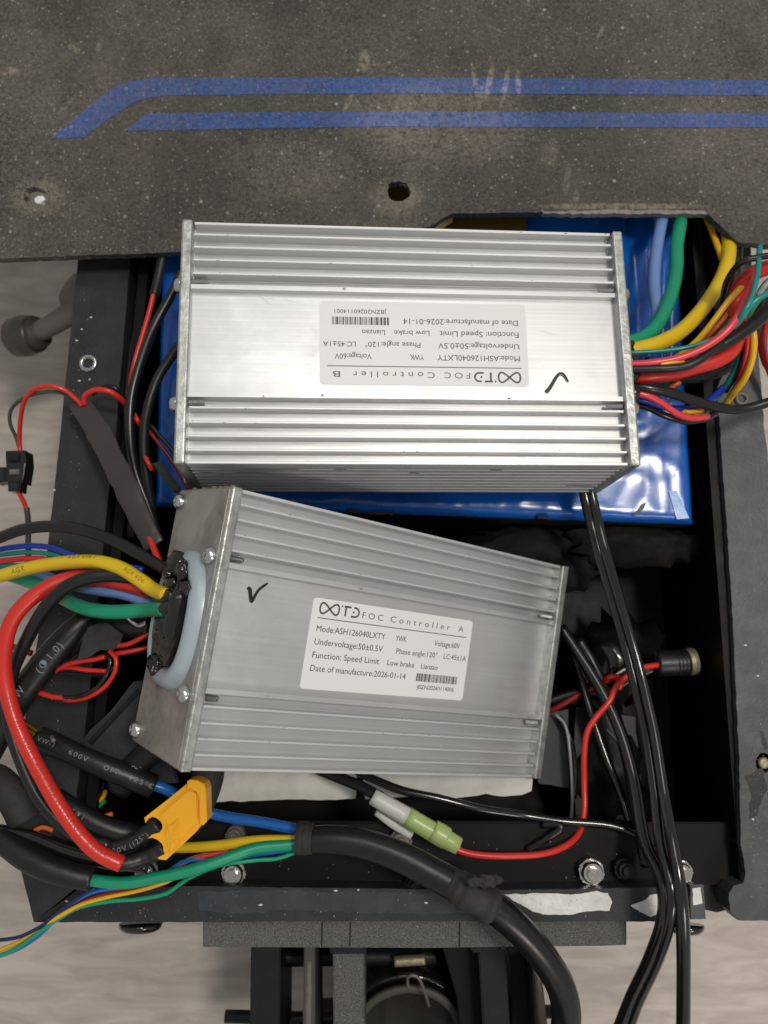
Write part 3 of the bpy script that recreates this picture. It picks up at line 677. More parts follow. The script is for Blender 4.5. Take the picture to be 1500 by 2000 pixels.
for i, (v_, w2, r_) in enumerate([(.019, -.019, .0040), (.021, -.027, .005), (.0125, -.0125, .0030), (-.019, -.030, .004)]):
    lump('potting_glue', end_tf((v_, w2), .005), (r_ * .7, r_, r_), M['potting'], A_, i, .45, sub=3)
for i in range(16):   # crumbs along the far edge of A's plate
    lump('brown_crumb', (-L_ / 2 + .0015 - i * .00001 + random.uniform(0, .003), W_ / 2 + .0003, -.003 - i * .0028), (.0012, .0006, .0014), M['rust'], A_, i, .5, sub=1)
# grommet at B's right end
prism('grommet', [(a, b) for a, b in stadium(-.006, -.026, .021, .016)], 0, .004, M['potting'], B_, local=True, tf=lambda p, z: Vector((L_ / 2 + z, p[0], p[1])))
for i, (v_, w2) in enumerate([(-.024, -.012), (-.018, -.010), (-.01, -.010), (-.003, -.011), (.004, -.012), (-.021, -.02), (-.012, -.02)]):
    lump('potting_glue', (L_ / 2 + .003, v_, w2), (.0035, .004, .004), M['potting'], B_, i + 20, .35, sub=2)

# ================================================================== wires and loose things
def W(label, pts, wpx, m, cat='wire', group=None, name='wire', **kw):
    return wire(name, label, cat, pts, wpx, M[m] if isinstance(m, str) else m, group, **kw)
GR = 'wires leaving the right end of controller B'
GL = 'wires leaving the left end of controller A'
RX = P(1215, 690, .030)
def W2(label, pts, wpx, m, *a_, **k_): return W(label, pts, [x * 1.13 for x in wpx] if isinstance(wpx, list) else wpx * 1.13, m, *a_, **k_)
# ---- right of controller B
W2('pale periwinkle wire, leftmost of the wires that rise to the deck cutout', [(1306, 380, -.012), (1293, 430, -.006), (1281, 500, .0), (1278, 560, .006), (1283, 615, .012), (1268, 655, .018), (1225, 678, .026)], 21, 'peri', group=GR)
W2('thick green wire rising to the deck cutout between periwinkle and yellow wires', [(1334, 370, -.014), (1329, 430, -.006), (1322, 480, .0), (1321, 525, .004), (1311, 575, .012), (1288, 627, .020), (1262, 655, .025), (1215, 675, .030)], 24, 'green', group=GR)
y_ = W2('thick yellow wire curving from controller B up to the cutout corner', [(1420, 440, -.012), (1424, 490, -.004), (1411, 540, .004), (1376, 598, .014), (1332, 645, .023), (1290, 669, .029), (1250, 681, .032), (1210, 688, .033)], 26, 'yellow', group=GR)
W2('short amber wire slanting under the angled corner of the deck cutout', [(1370, 405, -.014), (1388, 445, -.010), (1403, 485, -.007), (1414, 515, -.006)], 11, 'amber')
W2('stubby orange wire end beside the top of the thick yellow wire', [(1425, 470, -.010), (1431, 500, -.008), (1429, 522, -.008)], 14, 'orange')
W2('thick red wire making the big loop over the right rail', [(1215, 740, .030), (1258, 735, .034), (1310, 729, .034), (1356, 717, .033), (1402, 703, .032), (1432, 680, .029), (1442, 640, .026), (1436, 590, .028), (1447, 556, .034), (1480, 530, .040), (1545, 515, .043)], [27] * 7 + [27, 26, 26, 26], 'red', group=GR)
W2('thin black wire arching just above the thick red loop at the right edge', [(1408, 640, .010), (1411, 590, .020), (1420, 549, .034), (1445, 515, .045), (1480, 503, .048), (1545, 497, .050)], 11, 'pvc_black')
W2('medium red wire diving diagonally across the bundle right of controller B', [(1215, 712, .040), (1270, 709, .042), (1330, 698, .043), (1385, 673, .045), (1425, 640, .047), (1450, 600, .047), (1465, 560, .045), (1476, 535, .040)], 13, 'pink', group=GR)
W2('thin teal wire crossing under the red one from controller B', [(1215, 690, .036), (1285, 686, .037), (1335, 680, .038), (1380, 667, .038), (1420, 648, .040), (1452, 610, .051), (1470, 575, .052), (1480, 530, .050), (1484, 480, .046)], [8, 8, 8, 8, 9, 9, 9, 10, 10], 'teal', group=GR)
W2('teal wire joining from the right edge beside the red loop', [(1545, 540, .050), (1502, 571, .052), (1472, 590, .052), (1450, 618, .049), (1432, 640, .044)], 10, 'teal')
W2('grey and white twisted wire end at the right edge', [(1545, 520, .047), (1500, 552, .048), (1480, 578, .046)], 10, 'grey')
W2('thin yellow wire crossing the middle of the right-hand bundle', [(1467, 530, .036), (1458, 548, .036), (1423, 588, .034), (1390, 632, .031), (1365, 662, .028), (1333, 690, .024), (1300, 712, .02)], 11, 'amber', group=GR)
W2('thin orange wire under the yellow one in the right-hand bundle', [(1448, 578, .026), (1420, 615, .025), (1394, 644, .024), (1370, 668, .021)], 9, 'orange')
W2('thin black wire under the orange one in the right-hand bundle', [(1462, 560, .028), (1430, 618, .026), (1400, 655, .025), (1370, 680, .022), (1336, 700, .02)], 9, 'gloss_black')
W2('wide black cable sweeping from the right edge under the red wires', [(1550, 575, .034), (1502, 606, .034), (1462, 640, .036), (1420, 668, .037), (1375, 690, .037), (1325, 707, .036), (1275, 713, .035), (1215, 716, .034)], [30, 26, 24, 22, 19, 17, 16, 16], 'pvc_black', 'cable', group=GR, name='cable')
W2('black wire lying along the top of the thick red wire', [(1215, 722, .040), (1290, 720, .043), (1335, 716, .043), (1368, 702, .043), (1410, 670, .041)], 14, 'shrink', group=GR)
W2('short yellow wire peeping out above the thick red wire', [(1290, 712, .043), (1315, 708, .043), (1335, 706, .042)], 7, 'amber')
W2('curved yellow wire hanging on the right rail from the bundle', [(1466, 628, .030), (1472, 660, .030), (1469, 700, .026), (1455, 738, .020), (1433, 768, .012), (1416, 790, .004)], 12, 'amber')
W2('thin red wire hanging beside the curved yellow one', [(1458, 632, .032), (1460, 672, .028), (1453, 712, .022), (1440, 748, .014), (1424, 775, .006)], 8, 'red')
W2('thin black wire hanging beside the curved teal one', [(1452, 640, .028), (1452, 690, .022), (1440, 730, .016), (1418, 765, .006)], 8, 'pvc_black')
W2('curved teal wire hanging on the inner side of the right rail', [(1446, 680, .020), (1438, 716, .016), (1424, 745, .011), (1404, 770, .004), (1388, 785, .0)], 11, 'teal')
W2('black cable running from controller B low across the right rail to the edge', [(1215, 756, .032), (1262, 758, .036), (1305, 766, .034), (1355, 782, .028), (1405, 796, .022), (1450, 799, .019), (1500, 786, .019), (1560, 760, .02)], 17, 'pvc_black', 'cable', group=GR, name='cable')
W2('red wire drooping below the long black cable by controller B', [(1215, 764, .034), (1260, 772, .035), (1290, 786, .033), (1322, 808, .029), (1352, 817, .025), (1382, 813, .02)], 12, 'pink', group=GR)
W2('royal blue wire drooping below the long black cable by controller B', [(1215, 776, .026), (1256, 781, .027), (1295, 794, .024), (1335, 799, .021), (1368, 792, .016), (1395, 774, .01), (1412, 757, .008)], 12, 'blue', group=GR)
W2('short yellow wire at the bottom of the bundle by controller B', [(1318, 802, .020), (1345, 805, .022), (1372, 802, .02)], 9, 'amber')
W2('short teal wire at the bottom of the bundle by controller B', [(1350, 812, .019), (1366, 809, .019), (1382, 803, .018)], 9, 'teal')
W2('glossy black wire forming the lowest curve of the bundle by controller B', [(1215, 788, .022), (1260, 794, .024), (1300, 812, .023), (1340, 823, .020), (1375, 818, .016), (1400, 806, .012)], 12, 'gloss_black', group=GR)
W2('short orange wire between the thick red wire and the black cable', [(1296, 770, .020), (1310, 757, .024), (1328, 745, .025)], 10, 'orange')
W2('short teal wire between the thick red wire and the black cable', [(1280, 764, .018), (1298, 752, .022), (1318, 744, .022)], 8, 'teal')
W2('red wire passing down the far right edge outside the rail', [(1500, 600, .0), (1492, 640, -.005), (1488, 672, -.006), (1494, 705, -.006), (1510, 740, -.006)], 13, 'red')
W2('white wire passing down the far right edge outside the rail', [(1512, 600, .004), (1505, 640, .002), (1502, 680, .0), (1508, 715, .0)], 10, 'paper')

W2('second thick black cable in the shade under the thick red loop', [(1215, 735, .018), (1290, 738, .016), (1360, 735, .012), (1420, 715, .008), (1462, 670, .006), (1480, 610, .010), (1500, 560, .016), (1545, 545, .02)], 24, 'shrink', 'cable', name='cable')
W2('thin orange wire in the shade between the red loop and the rail', [(1300, 720, .012), (1370, 700, .014), (1430, 655, .018), (1462, 600, .024), (1490, 565, .028)], 10, 'orange')
W2('thin green wire in the shade between the red loop and the rail', [(1310, 700, .010), (1380, 690, .012), (1445, 640, .016), (1478, 590, .020), (1520, 548, .024)], 10, 'green')
W2('thin blue wire in the shade under the bundle right of controller B', [(1260, 700, .006), (1330, 712, .006), (1400, 700, .006), (1455, 655, .008)], 10, 'blue')
W2('black sleeve edge beside the upper end of the right rail', [(1440, 470, -.010), (1436, 520, -.008), (1432, 580, -.006), (1424, 640, -.004)], 22, 'shrink', 'sleeve', name='sleeve')
# ---- left gap beside controller B
W('grey-black cable running down the gap left of controller B, nearest the frame', [(356, 530, .0), (335, 575, .0), (300, 640, .0), (272, 715, .002), (256, 780, .002), (254, 850, .0), (264, 920, -.004), (290, 990, -.008), (310, 1050, -.012)], 19, 'pvc_black', 'cable', name='cable')
W('black cable running down the gap left of controller B, nearest the controller', [(368, 655, .004), (340, 690, .004), (310, 735, .004), (290, 790, .003), (281, 850, .0), (284, 920, -.004), (298, 1000, -.010)], 19, 'shrink', 'cable', name='cable')
W('black cable in the shadow along the inner edge of the left rail', [(284, 540, -.03), (276, 600, -.03), (262, 680, -.03), (250, 760, -.03), (240, 850, -.03), (240, 950, -.03), (255, 1050, -.03)], 17, 'rubber', 'cable', name='cable')
W('black sleeve above the red wire in the left gap', [(318, 500, -.006), (310, 540, -.006), (301, 578, -.005)], 19, 'shrink', 'sleeve', name='sleeve')
W('red wire running down the gap between rail and grey-black cable', [(301, 570, -.004), (291, 612, -.004), (277, 660, -.004), (264, 705, -.004), (256, 745, -.006), (254, 800, -.01)], 10, 'red')
W('short red wire end showing between the two black cables of the left gap', [(262, 808, -.002), (268, 820, .001), (272, 830, -.002)], 9, 'red')
W('thin red wire slanting under the corner of controller B', [(288, 838, -.004), (310, 866, -.004), (333, 896, -.004), (355, 930, -.004), (368, 955, -.004)], 8, 'darkred')
W('thin black wire slanting beside the thin red one under controller B', [(294, 830, -.003), (318, 858, -.003), (342, 886, -.003), (366, 920, -.003)], 8, 'pvc_black')
W('small red wire end on the black cable above controller A', [(284, 893, .002), (290, 905, .003), (297, 918, .001)], 9, 'red')
slab_ = slab('black_strap', [(296, 905), (312, 900), (348, 950), (352, 962), (336, 960)], .006, .002, M['shrink'], rough=.0003, step=.003)
tag(slab_, 'short black strap lying between controller B and controller A at the left', 'strap')

# ---- flat heat shrink and its small wires
t_ = empty('heat_shrink_sleeve', P(225, 900, .012), 'flat dark grey heat-shrink sleeve lying diagonally over the left rail', 'sleeve')
tube('sleeve', [(149, 783, -.002), (172, 812, .0), (196, 850, .003), (220, 900, .008), (246, 950, .013), (268, 1000, .016), (288, 1040, .018), (302, 1066, .019)], [38, 46, 50, 48, 50, 44, 42, 38], M['shrinkg'], t_, n=18, flat=(.22, 1), wob=.14)
W('red wire looping from the top of the flat sleeve to the small black plug', [(160, 792, .0), (150, 781, .002), (128, 763, .006), (98, 754, .008), (68, 760, .006), (48, 782, .0), (40, 820, -.01), (38, 860, -.018), (40, 888, -.02)], 9, 'red')
W('dark wire looping from the top of the flat sleeve to the small black plug', [(150, 786, -.002), (120, 767, .003), (80, 767, .004), (44, 779, .0), (22, 800, -.006), (20, 828, -.012), (32, 856, -.018), (40, 888, -.022)], 7, 'rubber')
W('red wire arching from the flat sleeve over the rail into the gap', [(164, 790, .0), (167, 772, .003), (187, 762, .006), (212, 764, .006), (232, 776, .002), (248, 792, -.006)], 11, 'red')
W('black wire arching behind the red one from the flat sleeve', [(180, 770, -.004), (205, 755, -.002), (228, 760, -.002), (246, 784, -.008)], 9, 'pvc_black')
jp = empty('small_plug', P(27, 920, -.02), 'small black two-pin plug hanging at the left edge of the photo', 'plug')
slab('plug_body', [(10, 880), (48, 879), (50, 905), (44, 942), (12, 940)], -.016, -.026, M['gloss_black'], jp)
slab('plug_latch', [(12, 885), (40, 885), (38, 900), (14, 901)], -.0142, -.016, M['black'], jp)
slab('plug_latch', [(17, 916), (36, 916), (35, 926), (18, 926)], -.0145, -.016, M['stand'], jp)
slab('plug_socket', [(14, 940), (40, 941), (38, 960), (15, 959)], -.017, -.025, M['gloss_black'], jp)
slab('plug_tab', [(-8, 912), (11, 912), (11, 940), (-8, 944)], -.018, -.025, M['gloss_black'], jp)
W('short red wire below the small black plug', [(33, 955, -.02), (42, 972, -.022), (50, 990, -.024), (54, 1010, -.026)], 9, 'red')
W('thin black sleeve hanging below the small black plug', [(52, 992, -.024), (55, 1020, -.026), (55, 1062, -.03), (56, 1100, -.034)], 11, 'shrinkg', 'sleeve', name='sleeve')
W('short red wire out of the lower end of the flat sleeve', [(292, 1050, .018), (300, 1070, .020), (308, 1090, .022), (318, 1112, .026)], 13, 'red')

# ---- left end of controller A
e = lambda x, y, o=.004: FA(x, y, o)
W('black cable arching above the yellow one into controller A', [(-40, 1068, .008), (0, 1050, .012), (45, 1034, .018), (102, 1028, .024), (160, 1035, .030), (224, 1057, .036), (280, 1087, .041), (322, 1112, .044), e(340, 1122, .005)], 23, 'pvc_black', 'cable', GL, name='cable')
W('royal blue wire at the left edge above the teal and red ones', [(-40, 1085, .0), (0, 1073, .004), (55, 1066, .008), (100, 1070, .012), (140, 1084, .018), (200, 1100, .026), (280, 1112, .034)], 11, 'blue', group=GL)
W('thin teal wire between the blue and red ones at the left edge', [(-40, 1090, .0), (0, 1084, .002), (45, 1079, .006), (90, 1081, .010), (140, 1090, .015), (210, 1104, .024)], 9, 'teal', group=GL)
W('medium red wire above the yellow one at the left edge', [(-40, 1098, .0), (0, 1096, .003), (50, 1091, .007), (95, 1093, .010), (150, 1100, .016), (240, 1110, .026)], 11, 'red', group=GL)
W('dark green wire end just under the yellow cable at the left edge', [(-40, 1118, -.004), (0, 1106, .0), (30, 1104, .003), (70, 1108, .008)], 9, 'teal', group=GL)
yy = W('thick yellow wire with faint black print entering controller A', [(-40, 1136, .012), (0, 1125, .016), (60, 1109, .022), (125, 1099, .028), (185, 1097, .034), (232, 1108, .039), (272, 1132, .044), (300, 1152, .047), e(328, 1163, .006)], 27, 'yellow', group=GL)
W('thick periwinkle wire entering controller A above the green one', [(20, 1108, .0), (75, 1121, .006), (115, 1135, .012), (150, 1145, .018), (195, 1153, .025), (240, 1160, .030), (280, 1173, .034), e(315, 1186, .0)], 22, 'peri', group=GL)
W('thick green wire entering controller A below the periwinkle one', [(0, 1118, -.004), (40, 1130, .002), (80, 1145, .009), (118, 1165, .018), (155, 1184, .027), (190, 1193, .034), (235, 1195, .039), (285, 1191, .044), e(325, 1190, .006)], 27, 'green', group=GL)
rr = W('thick red wire making the long loop down the left edge to the amber connector', [e(310, 1170, -.002), (285, 1152, .036), (235, 1138, .032), (190, 1130, .028), (140, 1130, .028), (95, 1146, .030), (48, 1180, .032), (18, 1225, .032), (7, 1290, .030), (14, 1350, .028), (33, 1415, .027), (68, 1490, .026), (110, 1565, .026), (150, 1623, .025), (190, 1664, .024), (238, 1688, .022)], 31, 'red', group=GL, k=8)
W('thick black wire following the red loop to the amber connector', [e(318, 1150, -.003), (280, 1135, .036), (228, 1124, .036), (175, 1128, .037), (128, 1148, .037), (88, 1188, .034), (52, 1250, .026), (22, 1320, .018), (16, 1395, .014), (32, 1460, .014), (68, 1545, .016), (110, 1600, .018), (160, 1636, .018), (215, 1652, .018)], 27, 'pvc_black', 'cable', GL, name='cable', k=8)
print_on(yy, 'AGR', .19, .0025, M['printd'], .0); print_on(yy, 'AGR/606V', .46, .0022, M['printd'], .75); print_on(yy, 'AGR 606', .74, .0020, M['printd'], .3)
for s0, tx in ((.56, 'ELECTRIC WIRE'), (.70, 'CABLE 10AWG'), (.84, '600V 200C')):
    print_on(rr, tx, s0, .0020, M['printr'], .55, width=.026)
for i, (x, y, o, r) in enumerate([(333, 1168, .0045, .0042), (333, 1190, .0045, .0042), (322, 1183, .004, .0040), (338, 1122, .004, .0045), (322, 1160, .004, .0042), (330, 1215, .003, .0040), (322, 1245, .003, .0040), (340, 1140, .0045, .0036)]):
    q = FA(x, y, o); lump('glue_blob', q, (r, r * .9, r), M['potting'], A_, i + 40, .3, 1.6, 3)
# small red and black leads under controller A's end
W('red lead running from the frame to below the grommet, upper of two', [(228, 1262, .016), (250, 1258, .018), (272, 1248, .018), (300, 1232, .016), (330, 1210, .012)], 10, 'red')
W('red lead running from the frame to below the grommet, lower of two', [(190, 1285, .010), (225, 1277, .014), (255, 1272, .014), (290, 1264, .012), (325, 1252, .010)], 10, 'red')
W('thin red lead fanning out left of the looped pair', [(105, 1312, .008), (130, 1299, .012), (155, 1292, .014), (185, 1288, .015), (205, 1283, .016)], 9, 'red')
W('thin red lead under the upper one of the fan', [(108, 1308, .008), (135, 1303, .010), (165, 1308, .012), (208, 1311, .012)], 9, 'red')
W('thin black lead under the fan of red leads', [(110, 1312, .006), (150, 1316, .007), (200, 1318, .008), (225, 1300, .008)], 6, 'pvc_black')
W('red lead bending round in a loop beside the left rail', [(214, 1272, .018), (226, 1285, .020), (225, 1310, .020), (208, 1338, .017), (180, 1358, .014), (150, 1367, .010), (125, 1367, .008)], 9, 'red')
W('black lead bending round inside the red loop', [(206, 1276, .016), (216, 1290, .018), (208, 1318, .018), (190, 1342, .016), (160, 1358, .014), (120, 1362, .010), (85, 1358, .008)], 8, 'gloss_black')
W('red lead coming out below the printed black sleeve', [(45, 1343, .004), (75, 1352, .008), (105, 1361, .010), (140, 1364, .010)], 10, 'red')
W('short red wire end at the left edge behind the thick wires', [(10, 1255, .004), (30, 1265, .004), (62, 1276, .004)], 12, 'darkred')
sl = empty('cable_sleeve', P(90, 1300, .012), 'wide black sleeve with pale printed characters slanting across the left rail', 'sleeve')
q_ = tube('sleeve', [(-10, 1440, .004), (30, 1372, .008), (70, 1318, .010), (110, 1268, .010), (150, 1225, .010), (200, 1185, .006)], [58, 56, 54, 52, 46, 40], M['shrink'], sl, wob=.06)
print_on(q_, 'AW', .27, .0034, M['printw'], -.1, spacing=1.2); print_on(q_, '(Φ1.0)', .50, .0034, M['printw'], -.25, spacing=1.25)
W('black cable end running beside the printed sleeve towards controller A', [(120, 1270, .002), (170, 1238, .006), (230, 1225, .010), (300, 1222, .014)], 48, 'shrink', 'cable', name='cable')
tag(slab('torn_tape_flap', [(170, 1225), (205, 1215), (240, 1240), (232, 1262), (218, 1272), (196, 1270), (176, 1282), (150, 1290), (158, 1262)], .0175, .0160, M['tape'], rough=.0008, step=.0015, bev=0), 'torn black tape flap with a greyish scuff below the thick green wire', 'tape')
lump('scuff', P(200, 1258, .0178), (.0035, .0022, .0004), M['rubber'], None, 4, .5); S.objects['scuff'].parent = None
bpy.data.objects.remove(S.objects['scuff'])
W('small shiny silver ring terminal under the green wire', [(246, 1205, .02), (258, 1215, .02), (272, 1222, .02), (286, 1216, .021)], [5, 7, 9, 10], 'chrome', 'terminal', name='ring_terminal')
# support bracket below A's left end
bk = empty('corner_bracket', P(230, 1400, -.005), 'black triangular bracket plate below the left end of controller A', 'bracket')
slab('bracket_plate', [(158, 1448), (178, 1424), (215, 1390), (262, 1330), (300, 1330), (330, 1480), (345, 1530), (240, 1520), (180, 1478)], -.004, -.009, M['rail'], bk, rough=.0003, step=.003)
slab('bracket_rib', [(170, 1448), (268, 1345), (274, 1352), (178, 1456)], -.0025, -.0045, M['black'], bk)
pr = W('black cylinder with faint printed size under the corner of controller A', [(232, 1540, -.004), (270, 1490, .0), (330, 1440, .004)], 52, 'shrink', 'sleeve', name='sleeve')
print_on(pr, '32*8.', .18, .0034, M['printw'], -.2, spacing=1.3)
W('fat black boot behind the amber connector', [(372, 1600, -.012), (392, 1560, -.010), (405, 1520, -.008), (410, 1480, -.01)], 62, 'tape', 'boot', name='boot')

# ---- long printed sleeve with brass bullet and its blue wire
ls = empty('insulated_terminal', P(180, 1490, .0), 'black printed sleeve with a brass bullet plug at its left end', 'terminal')
tube('bullet', [(36, 1418, -.001), (50, 1428, .0), (66, 1438, .001), (84, 1447, .002)], [34, 38, 36, 36], M['brass'], ls, n=20)
q_ = tube('sleeve', [(78, 1444, .002), (110, 1456, .004), (150, 1474, .006), (200, 1496, .006), (250, 1516, .004), (299, 1536, .0)], [50, 46, 42, 44, 47, 48], M['shrink'], ls, n=18, wob=.04)
for s0, tx in ((.04, 'VW-1'), (.32, '600V'), (.60, 'OFT'), (.80, '125°C')): print_on(q_, tx, s0, .0020, M['printw'], .25, spacing=1.3, width=len(tx) * .0021)
tube('screw', [(101, 1440, .010), (105, 1447, .0125)], 9, M['stand'], ls, n=10)
W('blue wire leaving the printed sleeve and passing behind the amber connector', [(280, 1528, -.001), (320, 1540, -.003), (360, 1560, -.008), (405, 1586, -.012), (450, 1597, -.012), (510, 1606, -.010), (560, 1616, -.008), (620, 1628, -.006)], 21, 'midblue')

# ---- little coloured leads deep in the left corner
for lb, pts, m_ in [('tiny blue lead deep in the left corner above the yellow one', [(200, 1528, -.03), (192, 1550, -.028), (180, 1566, -.03)], 'blue'), ('tiny yellow lead deep in the left corner', [(146, 1578, -.028), (172, 1574, -.024), (198, 1560, -.028), (206, 1545, -.032)], 'amber'),
                    ('tiny green lead deep in the left corner', [(170, 1586, -.028), (185, 1580, -.026), (205, 1564, -.03)], 'green'), ('tiny orange lead deep in the left corner', [(172, 1594, -.026), (195, 1596, -.024), (220, 1589, -.026)], 'orange'),
                    ('tiny orange lead below the frame gap at the left edge of the box', [(68, 1622, -.004), (84, 1616, -.004), (104, 1622, -.004)], 'orange')]:
    W(lb, pts, 9, m_)

# ---- amber connector
xt = empty('power_connector', P(340, 1610, .008), 'amber plastic power connector with two black-sleeved leads', 'connector')
NB = [(281.7, 1597), (329.7, 1559.7), (366, 1530), (392, 1534), (397, 1606), (392.7, 1611), (383, 1625), (324.4, 1680), (312, 1679), (303, 1675), (312.7, 1668.5), (318, 1662), (319, 1655), (316, 1648), (307, 1640), (297.7, 1636.5), (289, 1638), (296.7, 1630), (311.6, 1626), (317, 1618), (317, 1611), (314, 1605), (306, 1598), (297.7, 1595.5), (289, 1599), (284, 1607.7)]
slab('connector_body', NB, .020, .0125, M['xt'], xt, bev=.0007)
slab('connector_crown', [(303, 1597), (333, 1567), (368, 1538), (388, 1545), (390, 1604), (376, 1622), (349, 1649), (327, 1670), (322, 1660), (322, 1646), (318, 1632), (322, 1618), (320, 1606)], .0213, .0195, M['xt'], xt, bev=.0011)
slab('connector_flange', [(366, 1525), (374, 1523), (384, 1524), (398, 1531), (402, 1543), (404, 1604), (397, 1612), (391, 1611), (389, 1600), (389, 1560), (382, 1545), (364, 1538)], .0228, .0120, M['xt'], xt, bev=.0010)
slab('raised_panel', [(329, 1614), (349, 1598), (349, 1648), (331, 1667)], .0220, .0205, M['xt'], xt, bev=.0004)
me = bpy.data.meshes.new('t'); bm = bmesh.new(); text_into(bm, 'XT90', 0, 0, .0024, .0085, 1.0, 0)
a_ = P(344, 1650, .0222); ang_ = math.radians(86)
bm.transform(Matrix.Translation(a_) @ Matrix.Rotation(ang_, 4, 'Z')); bm.to_mesh(me); bm.free(); me.name = 'embossed_mark'; link('embossed_mark', me, mat('amber_nylon_mark', (.80, .37, .010, 1), .5), xt)
q_ = tube('lead_sleeve', [(203, 1655, .0165), (232, 1655, .0165), (258, 1646, .016), (285, 1628, .0165), (311, 1609, .0175)], [26, 32, 34, 33, 32], M['shrink'], xt, n=18, wob=.04)
print_on(q_, '600V (125°)', .10, .0022, M['printw'], -.1, spacing=1.25)
tube('lead_sleeve', [(232, 1688, .021), (252, 1685, .020), (276, 1678, .018), (300, 1668, .0175), (320, 1655, .0175)], [26, 29, 31, 31, 31], M['shrink'], xt, n=18, wob=.04)

# ---- cables of the lower left corner
W('black sleeve ending where the lower green wire comes out', [(-30, 1622, .002), (0, 1640, .004), (45, 1670, .006), (90, 1693, .007), (135, 1708, .007), (180, 1718, .006)], [34, 42, 50, 50, 46, 42], 'shrink', 'sleeve', name='sleeve')
W('glossy black cable crossing the lower left corner behind the red loop', [(-40, 1612, -.004), (10, 1624, -.002), (70, 1640, .0), (140, 1664, .001), (215, 1680, .0), (290, 1690, -.004)], [20, 24, 30, 34, 34, 28], 'gloss_black', 'cable', name='cable')
sl3 = W('black sleeve with faint print under the thick black wire', [(110, 1560, .0), (150, 1585, .002), (190, 1608, .002), (240, 1625, .0), (290, 1632, -.004)], 40, 'shrink', 'sleeve', name='sleeve')
print_on(sl3, 'LTΦ1', .20, .0020, M['printw'], .2, spacing=1.3)
W('black cable end at the left edge by the side rail', [(-40, 1510, -.006), (0, 1530, -.004), (30, 1565, -.004), (48, 1600, -.006)], 62, 'tape', 'cable', name='cable')
W('thick green wire crossing over the end rail from its black sleeve', [(160, 1716, .006), (200, 1722, .007), (245, 1724, .007), (300, 1715, .006), (355, 1704, .005), (405, 1690, .004), (455, 1672, .002), (505, 1656, .0), (590, 1648, -.002)], 23, 'green')
W('thick yellow wire running into the big black cable sleeve', [(335, 1655, -.006), (375, 1655, -.006), (430, 1651, -.005), (490, 1643, -.004), (540, 1641, -.003), (600, 1642, -.003)], 20, 'yellow')
W('thin red lead with a bare end beside the green wire', [(330, 1700, -.004), (365, 1682, -.002), (400, 1672, -.001), (446, 1664, -.001)], 8, 'pink')
W('thin blue lead above the green wire', [(320, 1712, -.004), (345, 1690, -.002), (375, 1679, -.001), (430, 1679, -.002), (480, 1672, -.004), (590, 1657, -.004)], 8, 'midblue')
W('thin yellow lead above the green wire', [(335, 1702, -.006), (365, 1680, -.004), (400, 1670, -.004), (420, 1668, -.005)], 7, 'amber')
GT = 'thin leads trailing over the end rail to the lower left'
W('thin green lead, lowest of those trailing over the end rail', [(-30, 1872, -.006), (0, 1866, -.004), (35, 1850, -.002), (75, 1822, .0), (115, 1794, .0), (155, 1772, .0), (215, 1760, .0), (270, 1756, .0), (322, 1746, .0), (350, 1728, .0), (375, 1712, .0), (430, 1690, .0), (500, 1680, -.002), (545, 1676, -.003), (592, 1658, -.004)], 8, 'green', group=GT)
W('thin yellow lead trailing over the end rail beside the green one', [(-30, 1862, -.007), (0, 1855, -.005), (40, 1838, -.003), (78, 1812, -.001), (118, 1788, .001), (160, 1766, .001), (210, 1752, .001), (268, 1740, .001), (318, 1725, .0), (350, 1710, -.002)], 8, 'amber', group=GT)
W('thin dark red lead trailing over the end rail above the yellow one', [(150, 1768, .0), (185, 1752, .0), (235, 1740, .0), (285, 1734, .0), (330, 1722, -.002)], 8, 'darkred', group=GT)
W('thin blue lead trailing over the end rail from under the sleeve', [(100, 1796, -.002), (128, 1772, .0), (150, 1758, .001), (180, 1743, .001), (220, 1736, .0), (300, 1732, -.002)], 8, 'midblue', group=GT)
W('thin dark navy lead, topmost of those trailing to the lower left', [(-30, 1838, -.006), (0, 1836, -.004), (40, 1829, -.002), (85, 1806, .0), (120, 1778, .001), (155, 1752, .002), (185, 1734, .003)], 7, 'navy', group=GT)
W('thin blue lead alongside the yellow one at the left edge', [(-30, 1874, -.009), (2, 1866, -.008), (38, 1852, -.006), (72, 1830, -.004), (98, 1806, -.003)], 8, 'midblue', group=GT)

# ---- big black cable
bc = empty('main_cable', P(800, 1680, .004), 'thick black jacketed cable curving over the end rail and down to the right', 'cable')
q_ = tube('jacket', [(600, 1640, .0), (650, 1640, .001), (710, 1648, .002), (780, 1672, .004), (850, 1708, .006), (915, 1745, .008), (975, 1782, .008), (1030, 1832, .004), (1072, 1885, -.002), (1098, 1935, -.010), (1106, 1990, -.018), (1095, 2050, -.026)], [50, 54, 56, 57, 58, 60, 56, 56, 56, 57, 58, 58], M['pvc_black'], bc, n=24, k=9)
tube('taped_end', [(578, 1636, .0), (592, 1637, .0), (612, 1638, .0005)], [60, 63, 56], M['tape'], bc, n=20, wob=.1)
tube('torn_tape', [(878, 1722, .0075), (905, 1739, .0085), (935, 1757, .0095), (968, 1776, .0095)], [58, 66, 68, 61], M['tape'], bc, n=26, wob=.22)
print_on(q_, 'Z-MYJWVD', .80, .0026, M['rubber'], .5, width=.012)
for i, (x, y, a) in enumerate([(930, 1722, 4), (950, 1722, 5), (966, 1719, 4), (915, 1752, 6), (944, 1768, 5)]):
    lump('tape_scrap', P(x, y, .020 - .003 * i), (.0009 * a, .0005 * a, .0008), M['tape'], bc, i, .6)

